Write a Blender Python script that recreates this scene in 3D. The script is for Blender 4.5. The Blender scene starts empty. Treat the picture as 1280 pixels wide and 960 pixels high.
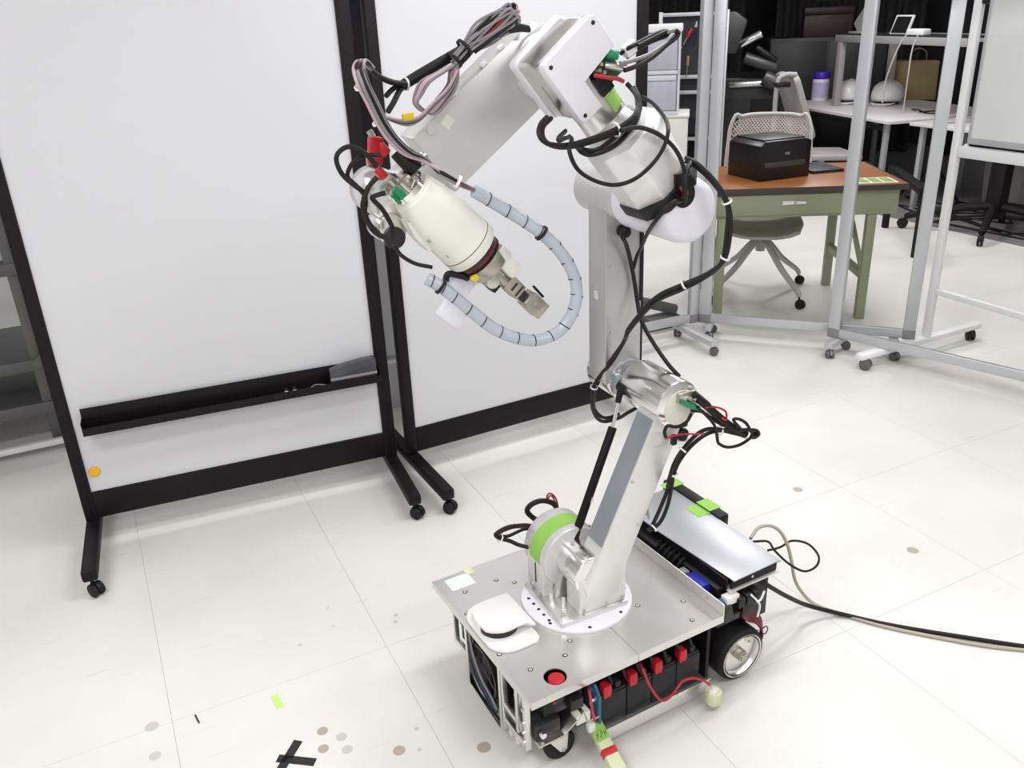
import bpy, bmesh, math, random
from mathutils import Vector, Matrix
S = bpy.context.scene
C = S.collection
random.seed(7)
PI = math.pi
# ---------------------------------------------------------------- camera
cam = bpy.data.cameras.new('camera'); co = bpy.data.objects.new('camera', cam); C.objects.link(co)
cam.sensor_fit = 'HORIZONTAL'; cam.sensor_width = 36.0; cam.lens = 36.0 * 1072.93 / 1280.0
cam.clip_start = 0.05; cam.clip_end = 60
YAW, PITCH, ROLL = 0.447455, 0.409975, -0.044452
fw = Vector((math.sin(YAW)*math.cos(PITCH), math.cos(YAW)*math.cos(PITCH), -math.sin(PITCH)))
r0 = Vector((math.cos(YAW), -math.sin(YAW), 0)); u0 = r0.cross(fw)
rr = r0*math.cos(ROLL) + u0*math.sin(ROLL); uu = -r0*math.sin(ROLL) + u0*math.cos(ROLL)
co.matrix_world = Matrix(((rr.x, uu.x, -fw.x, 0), (rr.y, uu.y, -fw.y, 0), (rr.z, uu.z, -fw.z, 1.6957), (0, 0, 0, 1)))
S.camera = co
# ---------------------------------------------------------------- light
w = bpy.data.worlds.new('world'); S.world = w; w.use_nodes = True
w.node_tree.nodes['Background'].inputs[0].default_value = (0.9, 0.93, 1.0, 1)
w.node_tree.nodes['Background'].inputs[1].default_value = 0.15
S.view_settings.view_transform = 'Standard'; S.view_settings.look = 'None'
S.view_settings.gamma = 1.0; S.view_settings.use_curve_mapping = False
S.view_settings.exposure = -0.82
def area_lamp(x, y, power):
    l = bpy.data.lights.new('fluorescent_and_fill_light', 'AREA'); l.shape = 'RECTANGLE'; l.size = 1.25; l.size_y = 0.28
    l.energy = power; l.color = (0.985, 0.982, 1.0)
    o = bpy.data.objects.new('fluorescent_and_fill_light', l); C.objects.link(o); o.location = (x, y, 2.70)
for x, y, pw in ((-1.0, -0.8, 80), (1.5, -0.5, 54), (-1.0, 1.3, 56), (1.5, 1.9, 50), (3.7, -0.4, 38), (3.4, 1.7, 35), (-0.9, 4.3, 34), (4.3, 3.6, 52), (2.6, 5.2, 62), (5.3, 5.4, 75), (6.4, 3.2, 24)):  # last entries added to brighten floor behind screens, hard hats and right side
    area_lamp(x, y, pw)
# ---------------------------------------------------------------- materials
MATS = {}
def mat(name, col, rough=0.5, metal=0.0, var=0.0, scale=8.0, bump=0.0, stretch=None, emit=0.0, spec=None):
    m = bpy.data.materials.new(name); m.use_nodes = True; nt = m.node_tree; b = nt.nodes['Principled BSDF']
    b.inputs['Base Color'].default_value = (*col, 1); b.inputs['Roughness'].default_value = rough; b.inputs['Metallic'].default_value = metal
    if spec is not None: b.inputs['Specular IOR Level'].default_value = spec
    if var or bump:
        tc = nt.nodes.new('ShaderNodeTexCoord'); mp = nt.nodes.new('ShaderNodeMapping'); nz = nt.nodes.new('ShaderNodeTexNoise')
        nt.links.new(tc.outputs['Object'], mp.inputs[0]); nt.links.new(mp.outputs[0], nz.inputs['Vector'])
        if stretch: mp.inputs['Scale'].default_value = stretch
        nz.inputs['Scale'].default_value = scale; nz.inputs['Detail'].default_value = 5
        if var:
            mx = nt.nodes.new('ShaderNodeMix'); mx.data_type = 'RGBA'
            mx.inputs['A'].default_value = (*[max(0, c*(1-var)) for c in col], 1); mx.inputs['B'].default_value = (*[min(1, c*(1+var)) for c in col], 1)
            nt.links.new(nz.outputs['Fac'], mx.inputs['Factor']); nt.links.new(mx.outputs['Result'], b.inputs['Base Color'])
            mr = nt.nodes.new('ShaderNodeMapRange'); mr.inputs['To Min'].default_value = max(0.02, rough*(1-min(0.3, 2*var))); mr.inputs['To Max'].default_value = min(1, rough*(1+min(0.3, 2*var)))
            nt.links.new(nz.outputs['Fac'], mr.inputs['Value']); nt.links.new(mr.outputs['Result'], b.inputs['Roughness'])
        if bump:
            bp = nt.nodes.new('ShaderNodeBump'); bp.inputs['Strength'].default_value = bump; bp.inputs['Distance'].default_value = 0.002
            nt.links.new(nz.outputs['Fac'], bp.inputs['Height']); nt.links.new(bp.outputs[0], b.inputs['Normal'])
    if emit:
        b.inputs['Emission Color'].default_value = (*col, 1); b.inputs['Emission Strength'].default_value = emit
    MATS[name] = m; return m
mat('alu', (0.80, 0.79, 0.77), 0.30, 1.0, 0.06, 30)
mat('alu_plate', (0.74, 0.72, 0.70), 0.30, 0.9, 0.03, 9)
mat('alu_shiny', (0.86, 0.85, 0.83), 0.20, 1.0, 0.05, 14)
mat('alu_film', (0.42, 0.45, 0.49), 0.35, 0.75, 0.12, 9)
mat('alu_light', (0.76, 0.755, 0.725), 0.40, 0.5, 0.04, 12)
mat('alu_grey', (0.54, 0.535, 0.525), 0.36, 0.5, 0.05, 6)
mat('alu_soft', (0.80, 0.795, 0.79), 0.36, 0.3, 0.04, 10)
mat('alu_paint', (0.66, 0.655, 0.65), 0.36, 0.4, 0.05, 6)
mat('steel', (0.62, 0.60, 0.56), 0.3, 1.0, 0.12, 40)
mat('nickel', (0.46, 0.43, 0.36), 0.38, 0.85, 0.25, 60)
mat('white_plastic', (0.80, 0.79, 0.84), 0.38, 0, 0.02, 4)
mat('white_cover', (0.76, 0.75, 0.82), 0.32, 0, 0.03, 5)
mat('cream_plastic', (0.80, 0.79, 0.71), 0.45, 0, 0.03, 6)
mat('white_lid', (0.84, 0.83, 0.81), 0.5, 0, 0.02, 8)
mat('black_plastic', (0.007, 0.007, 0.007), 0.45, 0, 0.3, 20, spec=0.35)
mat('black_rubber', (0.010, 0.009, 0.009), 0.6, 0, 0.3, 30, spec=0.3)
mat('black_metal', (0.007, 0.005, 0.006), 0.5, 0, 0.2, 12, spec=0.22)
mat('battery_case', (0.016, 0.016, 0.018), 0.5, 0, 0.15, 20, spec=0.3)
mat('cable_black', (0.010, 0.009, 0.009), 0.5, 0, 0.2, 40, spec=0.3)
mat('cable_grey', (0.42, 0.38, 0.30), 0.5, 0, 0.1, 40)
mat('wire_grey', (0.24, 0.225, 0.24), 0.5, 0, 0.1, 40)
mat('wire_pink', (0.48, 0.33, 0.36), 0.5, 0, 0.1, 40)
mat('wire_red', (0.42, 0.012, 0.022), 0.45, 0, 0.1, 40)
mat('wire_darkred', (0.14, 0.012, 0.015), 0.5, 0, 0.15, 40)
mat('red_plastic', (0.50, 0.008, 0.016), 0.4, 0, 0.08, 20)
mat('green_tape', (0.28, 0.55, 0.09), 0.6, 0, 0.05, 30)
mat('pale_tape', (0.72, 0.84, 0.74), 0.6, 0, 0.05, 30)
mat('green_conn', (0.01, 0.22, 0.09), 0.4, 0, 0.1, 30)
mat('yellow_tape', (0.80, 0.58, 0.03), 0.5, 0, 0.05, 30)
mat('orange_magnet', (0.85, 0.42, 0.01), 0.4, 0, 0.03, 30)
mat('pcb_green', (0.02, 0.09, 0.04), 0.5, 0, 0.4, 60)
mat('pcb_blue', (0.01, 0.05, 0.12), 0.5, 0, 0.3, 60)
mat('blue_part', (0.01, 0.015, 0.30), 0.4, 0, 0.1, 30)
mat('teal_part', (0.02, 0.12, 0.25), 0.4, 0, 0.1, 30)
mat('tie_white', (0.82, 0.82, 0.80), 0.4, 0, 0.02, 30)
mat('pale_label', (0.78, 0.77, 0.68), 0.6, 0, 0.03, 30)
mat('conn_cream', (0.62, 0.66, 0.42), 0.5, 0, 0.05, 30)
mat('ink', (0.03, 0.04, 0.03), 0.6)
mat('spiral_wrap', (0.44, 0.48, 0.54), 0.18, 0, 0.08, 20)
mat('whiteboard_face', (0.64, 0.64, 0.66), 0.34, 0, 0.015, 1.5, spec=0.35)
mat('grey_panel', (0.62, 0.62, 0.63), 0.4, 0, 0.03, 4)
mat('smoke_plastic', (0.06, 0.06, 0.07), 0.2, 0, 0.2, 12)
mat('post_alu', (0.55, 0.56, 0.58), 0.38, 0.35, 0.03, 10)
mat('white_paint', (0.80, 0.80, 0.80), 0.4, 0, 0.02, 8)
mat('wood_top', (0.27, 0.092, 0.018), 0.42, 0, 0.22, 7, stretch=(1, 12, 1))
mat('desk_edge', (0.05, 0.035, 0.03), 0.5, 0, 0.1, 20)
mat('desk_green', (0.28, 0.30, 0.19), 0.45, 0, 0.04, 8)
mat('black_box', (0.009, 0.008, 0.009), 0.38, 0, 0.2, 8)
mat('navy_cover', (0.006, 0.012, 0.025), 0.5, 0, 0.2, 15)
mat('lime_paper', (0.20, 0.30, 0.07), 0.6, 0, 0.1, 40)
mat('chair_shell', (0.52, 0.48, 0.46), 0.5, 0, 0.04, 10)
mat('chair_grey', (0.34, 0.32, 0.32), 0.5, 0, 0.05, 10)
mat('chair_leg', (0.45, 0.44, 0.42), 0.4, 0.3, 0.04, 10)
mat('table_white', (0.72, 0.67, 0.68), 0.4, 0, 0.03, 6)
mat('helmet_white', (0.80, 0.76, 0.76), 0.25, 0, 0.02, 6)
mat('lid_violet', (0.05, 0.02, 0.45), 0.4, 0, 0.05, 10)
mat('label_print', (0.50, 0.46, 0.68), 0.5, 0, 0.25, 60)
mat('cardboard', (0.25, 0.18, 0.08), 0.7, 0, 0.12, 25)
mat('dark_cloth', (0.012, 0.011, 0.014), 0.8, 0, 0.25, 3)
mat('maroon', (0.030, 0.008, 0.009), 0.5, 0, 0.2, 12)
mat('gunmetal', (0.045, 0.043, 0.045), 0.4, 0.3, 0.2, 12)
mat('dark_steel', (0.030, 0.028, 0.030), 0.45, 0.3, 0.2, 10)
mat('rack_grey', (0.13, 0.13, 0.13), 0.5, 0.3, 0.2, 10)
mat('frost_plastic', (0.62, 0.62, 0.68), 0.35, 0, 0.06, 10)
mat('frost_front', (0.45, 0.45, 0.52), 0.25, 0, 0.15, 14)
mat('cabinet_white', (0.66, 0.65, 0.62), 0.5, 0, 0.02, 6)
mat('wall_paint', (0.72, 0.72, 0.71), 0.8, 0, 0.03, 2)
mat('wall_dark', (0.022, 0.020, 0.026), 0.8, 0, 0.25, 1.5)
mat('deck_metal', (0.50, 0.51, 0.54), 0.36, 0.6, 0.05, 6)
mat('ceiling_paint', (0.80, 0.80, 0.79), 0.8, 0, 0.02, 2)
mat('joint_grey', (0.36, 0.35, 0.33), 0.8, 0, 0.1, 30)
mat('carpet_grey', (0.17, 0.16, 0.165), 0.9, 0, 0.15, 90, bump=0.3)
mat('stain_brown', (0.42, 0.36, 0.29), 0.5, 0, 0.1, 60)
mat('stain_grey', (0.54, 0.52, 0.47), 0.5, 0, 0.1, 60)
mat('black_tape', (0.014, 0.014, 0.014), 0.55, 0, 0.2, 30)
mat('lime_tape', (0.55, 0.78, 0.25), 0.6, 0, 0.1, 40)
def floor_material():
    m = bpy.data.materials.new('vinyl_tile'); m.use_nodes = True; nt = m.node_tree; b = nt.nodes['Principled BSDF']; N = nt.nodes.new; L = nt.links.new
    g = N('ShaderNodeNewGeometry'); n1 = N('ShaderNodeTexNoise'); n1.inputs['Scale'].default_value = 1.7; n1.inputs['Detail'].default_value = 4
    L(g.outputs['Position'], n1.inputs['Vector'])
    r1 = N('ShaderNodeValToRGB'); r1.color_ramp.elements[0].color = (0.685, 0.665, 0.63, 1); r1.color_ramp.elements[1].color = (0.745, 0.728, 0.695, 1)
    r1.color_ramp.elements[0].position = 0.35; r1.color_ramp.elements[1].position = 0.65; L(n1.outputs['Fac'], r1.inputs[0])
    mp = N('ShaderNodeMapping'); mp.inputs['Scale'].default_value = (3.0, 55.0, 1.0); mp.inputs['Rotation'].default_value = (0, 0, 0.03); L(g.outputs['Position'], mp.inputs[0])
    n2 = N('ShaderNodeTexNoise'); n2.inputs['Scale'].default_value = 1.6; n2.inputs['Detail'].default_value = 3; L(mp.outputs[0], n2.inputs['Vector'])
    r2 = N('ShaderNodeValToRGB'); r2.color_ramp.elements[0].position = 0.685; r2.color_ramp.elements[1].position = 0.74; L(n2.outputs['Fac'], r2.inputs[0])
    mx = N('ShaderNodeMix'); mx.data_type = 'RGBA'; mx.inputs['B'].default_value = (0.50, 0.48, 0.455, 1); L(r1.outputs[0], mx.inputs['A'])
    mu = N('ShaderNodeMath'); mu.operation = 'MULTIPLY'; mu.inputs[1].default_value = 0.55; L(r2.outputs[0], mu.inputs[0]); L(mu.outputs[0], mx.inputs['Factor'])
    L(mx.outputs['Result'], b.inputs['Base Color']); b.inputs['Roughness'].default_value = 0.34
    n3 = N('ShaderNodeTexNoise'); n3.inputs['Scale'].default_value = 6; L(g.outputs['Position'], n3.inputs['Vector'])
    mr = N('ShaderNodeMapRange'); mr.inputs['To Min'].default_value = 0.36; mr.inputs['To Max'].default_value = 0.55; b.inputs['Specular IOR Level'].default_value = 0.4; L(n3.outputs['Fac'], mr.inputs['Value']); L(mr.outputs[0], b.inputs['Roughness'])
    MATS['vinyl_tile'] = m
floor_material()
def clear_material(name, tint, gl):
    m = bpy.data.materials.new(name); m.use_nodes = True; nt = m.node_tree; N = nt.nodes.new; L = nt.links.new
    nt.nodes.remove(nt.nodes['Principled BSDF']); out = nt.nodes['Material Output']
    t = N('ShaderNodeBsdfTransparent'); t.inputs[0].default_value = (*tint, 1); g = N('ShaderNodeBsdfGlossy'); g.inputs['Roughness'].default_value = 0.04
    lw = N('ShaderNodeLayerWeight'); lw.inputs[0].default_value = gl; mx = N('ShaderNodeMixShader')
    L(lw.outputs['Fresnel'], mx.inputs[0]); L(t.outputs[0], mx.inputs[1]); L(g.outputs[0], mx.inputs[2]); L(mx.outputs[0], out.inputs[0])
    MATS[name] = m
clear_material('acrylic', (0.985, 0.988, 0.985), 0.07)
# ---------------------------------------------------------------- builders
class B:
    def __init__(s, X=None): s.bm = bmesh.new(); s.X = X or Matrix()
    def _bev(s, faces, w, seg=2):
        if not w: return
        es = set()
        for f in faces:
            for e in f.edges:
                if len(e.link_faces) == 2 and e.calc_face_angle(0) > 0.6: es.add(e)
        bmesh.ops.bevel(s.bm, geom=list(es), offset=w, segments=seg, profile=0.5, affect='EDGES', clamp_overlap=True)
    def mesh(s, vs, fs, bev=0, seg=2):
        v = [s.bm.verts.new(Vector(p)) for p in vs]
        f = [s.bm.faces.new([v[i] for i in q]) for q in fs]
        bmesh.ops.recalc_face_normals(s.bm, faces=f); s._bev(f, bev, seg); return s
    def box(s, x0, x1, y0, y1, z0, z1, bev=0, seg=2):
        return s.obox(((x0+x1)/2, (y0+y1)/2, (z0+z1)/2), (x1-x0, y1-y0, z1-z0), None, bev, seg)
    def obox(s, c, d, R=None, bev=0, seg=2):
        c = Vector(c); R = R or Matrix.Identity(3); h = [k/2 for k in d]
        vs = [c + R @ Vector((i*h[0], j*h[1], k*h[2])) for i in (-1, 1) for j in (-1, 1) for k in (-1, 1)]
        return s.mesh(vs, [(0, 1, 3, 2), (4, 6, 7, 5), (0, 4, 5, 1), (2, 3, 7, 6), (0, 2, 6, 4), (1, 5, 7, 3)], bev, seg)
    def bar(s, p, q, wd, ht, up=(0, 0, 1), bev=0):
        p = Vector(p); q = Vector(q); d = (q-p); L = d.length; d.normalize(); u = Vector(up); sd = d.cross(u).normalized(); u = sd.cross(d)
        R = Matrix((d, sd, u)).transposed()
        return s.obox((p+q)/2, (L, wd, ht), R, bev)
    def lathe(s, o, ax, prof, seg=24, bev=0, a0=0.0, a1=2*PI):
        o = Vector(o); ax = Vector(ax).normalized(); t = Vector((0, 0, 1)) if abs(ax.z) < 0.9 else Vector((1, 0, 0))
        e1 = ax.cross(t).normalized(); e2 = ax.cross(e1); full = abs(a1-a0-2*PI) < 1e-6
        n = seg if full else seg+1; rings = []
        for r, h in prof:
            if r < 1e-6 and full: rings.append([s.bm.verts.new(o+ax*h)])
            else: rings.append([s.bm.verts.new(o+ax*h+(e1*math.cos(a0+(a1-a0)*k/seg)+e2*math.sin(a0+(a1-a0)*k/seg))*r) for k in range(n)])
        fs = []
        for a, b in zip(rings, rings[1:]):
            for k in range(n if full else n-1):
                k2 = (k+1) % n
                if len(a) == 1 and len(b) == 1: continue
                if len(a) == 1: fs.append(s.bm.faces.new((a[0], b[k2], b[k])))
                elif len(b) == 1: fs.append(s.bm.faces.new((a[k], a[k2], b[0])))
                else: fs.append(s.bm.faces.new((a[k], a[k2], b[k2], b[k])))
        bmesh.ops.recalc_face_normals(s.bm, faces=fs); return s
    def cyl(s, p, q, r, r2=None, seg=24, bev=0):
        p = Vector(p); q = Vector(q); L = (q-p).length; r2 = r if r2 is None else r2
        pr = [(0, 0), (r, 0), (r2, L), (0, L)] if not bev else [(0, 0), (r-bev, 0), (r-bev*.3, bev*.3), (r, bev), (r2, L-bev), (r2-bev*.3, L-bev*.3), (r2-bev, L), (0, L)]
        return s.lathe(p, q-p, pr, seg)
    def ring(s, p, q, ro, ri, seg=24):
        L = (Vector(q)-Vector(p)).length
        return s.lathe(p, Vector(q)-Vector(p), [(ri, 0), (ro, 0), (ro, L), (ri, L), (ri, 0)], seg)
    def prism(s, poly, o, e1, e2, d, bev=0, seg=2):
        o = Vector(o); e1 = Vector(e1); e2 = Vector(e2); d = Vector(d); n = len(poly)
        vs = [o+e1*a+e2*b for a, b in poly] + [o+e1*a+e2*b+d for a, b in poly]
        fs = [tuple(range(n)), tuple(range(2*n-1, n-1, -1))] + [(i, (i+1) % n, n+(i+1) % n, n+i) for i in range(n)]
        return s.mesh(vs, fs, bev, seg)
    def tube(s, pts, r, seg=8, sub=5, close=True):
        P = smooth(pts, sub); n = len(P); rings = []; prev = None
        for i, p in enumerate(P):
            t = (P[min(i+1, n-1)]-P[max(i-1, 0)]).normalized()
            if prev is None:
                a = Vector((0, 0, 1)) if abs(t.z) < 0.9 else Vector((1, 0, 0)); e = t.cross(a).normalized()
            else:
                e = (prev - t*prev.dot(t)); e = e.normalized() if e.length > 1e-5 else t.orthogonal().normalized()
            prev = e; f = t.cross(e); rad = r(i/(n-1)) if callable(r) else r
            rings.append([s.bm.verts.new(p+(e*math.cos(2*PI*k/seg)+f*math.sin(2*PI*k/seg))*rad) for k in range(seg)])
        fs = []
        for a, b in zip(rings, rings[1:]):
            for k in range(seg): fs.append(s.bm.faces.new((a[k], a[(k+1) % seg], b[(k+1) % seg], b[k])))
        if close: fs.append(s.bm.faces.new(rings[0])); fs.append(s.bm.faces.new(rings[-1]))
        bmesh.ops.recalc_face_normals(s.bm, faces=fs); return s
    def ball(s, c, r, sc=(1, 1, 1), seg=16):
        pr = [(math.sin(PI*i/(seg//2))*r, -math.cos(PI*i/(seg//2))*r) for i in range(seg//2+1)]
        k = len(s.bm.verts); s.lathe((0, 0, 0), (0, 0, 1), pr, seg); s.bm.verts.ensure_lookup_table()
        for v in s.bm.verts[k:]: v.co = Vector(c)+Vector((v.co.x*sc[0], v.co.y*sc[1], v.co.z*sc[2]))
        return s
    def me(s, name, m, off=(0, 0, 0), ang=0.6):
        me = bpy.data.meshes.new(name); s.bm.transform(Matrix.Translation(-Vector(off)) @ s.X); s.bm.to_mesh(me); s.bm.free()
        me.materials.append(MATS[m]); me.shade_smooth(); me.set_sharp_from_angle(angle=ang); return me
    def build(s, name, m, parent=None, label=None, ang=0.6):
        off = OFF.get(parent.name, (0, 0, 0)) if parent else (0, 0, 0)
        o = bpy.data.objects.new(name, s.me(name, m, off, ang)); C.objects.link(o)
        if parent: o.parent = parent; OFF[o.name] = off
        if label: o['label'] = label
        return o
OFF = {}
def smooth(pts, sub=5):
    P = [Vector(p) for p in pts]
    if len(P) < 3 or sub < 2: return P
    Q = [P[0]*2-P[1]] + P + [P[-1]*2-P[-2]]; out = []
    for i in range(1, len(Q)-2):
        a, b, c, d = Q[i-1:i+3]
        for k in range(sub):
            t = k/sub
            out.append(0.5*((2*b)+(c-a)*t+(2*a-5*b+4*c-d)*t*t+(3*b-a-3*c+d)*t**3))
    return out + [P[-1]]
def tag(o, label, cat, group=None):
    o['label'] = label; o['category'] = cat
    if group: o['group'] = group
    return o
def thing(name, label, cat, loc=(0, 0, 0), rz=0.0, group=None, world=False):
    o = bpy.data.objects.new(name, None); C.objects.link(o); o.location = loc; o.rotation_euler = (0, 0, rz); o.empty_display_size = 0.1
    OFF[o.name] = tuple(loc) if world else (0, 0, 0)
    return tag(o, label, cat, group)
def struct(o): o['kind'] = 'structure'; return o
def dup(root, loc, rz, label, group=None):
    r = root.copy(); C.objects.link(r); r.location = loc; r.rotation_euler = (0, 0, rz); r['label'] = label
    if group: r['group'] = group
    for ch in list(root.children):
        c = ch.copy(); C.objects.link(c); c.parent = r
        for g in list(ch.children):
            d = g.copy(); C.objects.link(d); d.parent = c
    return r
def RY(a): return Matrix.Rotation(a, 3, 'Y')
def RZ(a): return Matrix.Rotation(a, 3, 'Z')
def rpoly(w, h, r, n=4, cx=0, cy=0):
    out = []
    for (sx, sy, a) in ((1, 1, 0), (-1, 1, PI/2), (-1, -1, PI), (1, -1, 1.5*PI)):
        for k in range(n+1):
            t = a+PI/2*k/n; out.append((cx+sx*(w/2-r)+r*math.cos(t), cy+sy*(h/2-r)+r*math.sin(t)))
    return out
def instance(name, me, parent, loc, R=None):
    o = bpy.data.objects.new(name, me); C.objects.link(o); o.parent = parent; off = Vector(OFF.get(parent.name, (0, 0, 0)))
    o.location = Vector(loc)-off
    if R is not None: o.rotation_euler = R.to_euler()
    return o
STAINS = [(0.292, 1.716, 0.0143, 'stain_grey'), (0.293, 1.668, 0.0141, 'stain_grey'), (0.254, 1.759, 0.0144, 'stain_brown'), (0.24, 1.7, 0.0142, 'stain_brown'), (-0.142, 1.996, 0.0176, 'stain_grey'), (-0.145, 1.886, 0.0149, 'stain_grey'), (0.408, 1.601, 0.0159, 'stain_brown'), (0.6, 1.507, 0.0177, 'stain_brown'), (0.284, 2.121, 0.0069, 'stain_grey'), (0.395, 2.154, 0.0046, 'stain_grey'), (0.58, 2.109, 0.007, 'stain_grey'), (0.568, 2.081, 0.0069, 'stain_grey'), (0.473, 1.647, 0.0061, 'stain_grey'), (0.454, 1.579, 0.0059, 'stain_grey'), (2.158, 2.054, 0.0173, 'stain_brown'), (2.201, 1.572, 0.0187, 'stain_brown'), (0.404, 2.249, 0.0048, 'stain_grey')]
TAPE = [(0.1729, 1.7107), (0.1903, 1.7571), (0.1081, 1.6625), (0.13, 1.7257), (0.2105, 1.6672)]
SCRAP = [(0.1712, 1.9508), (0.176, 1.8942)]
SLIV = [(-0.0338, 1.9812), (-0.0285, 1.9461)]
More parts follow.
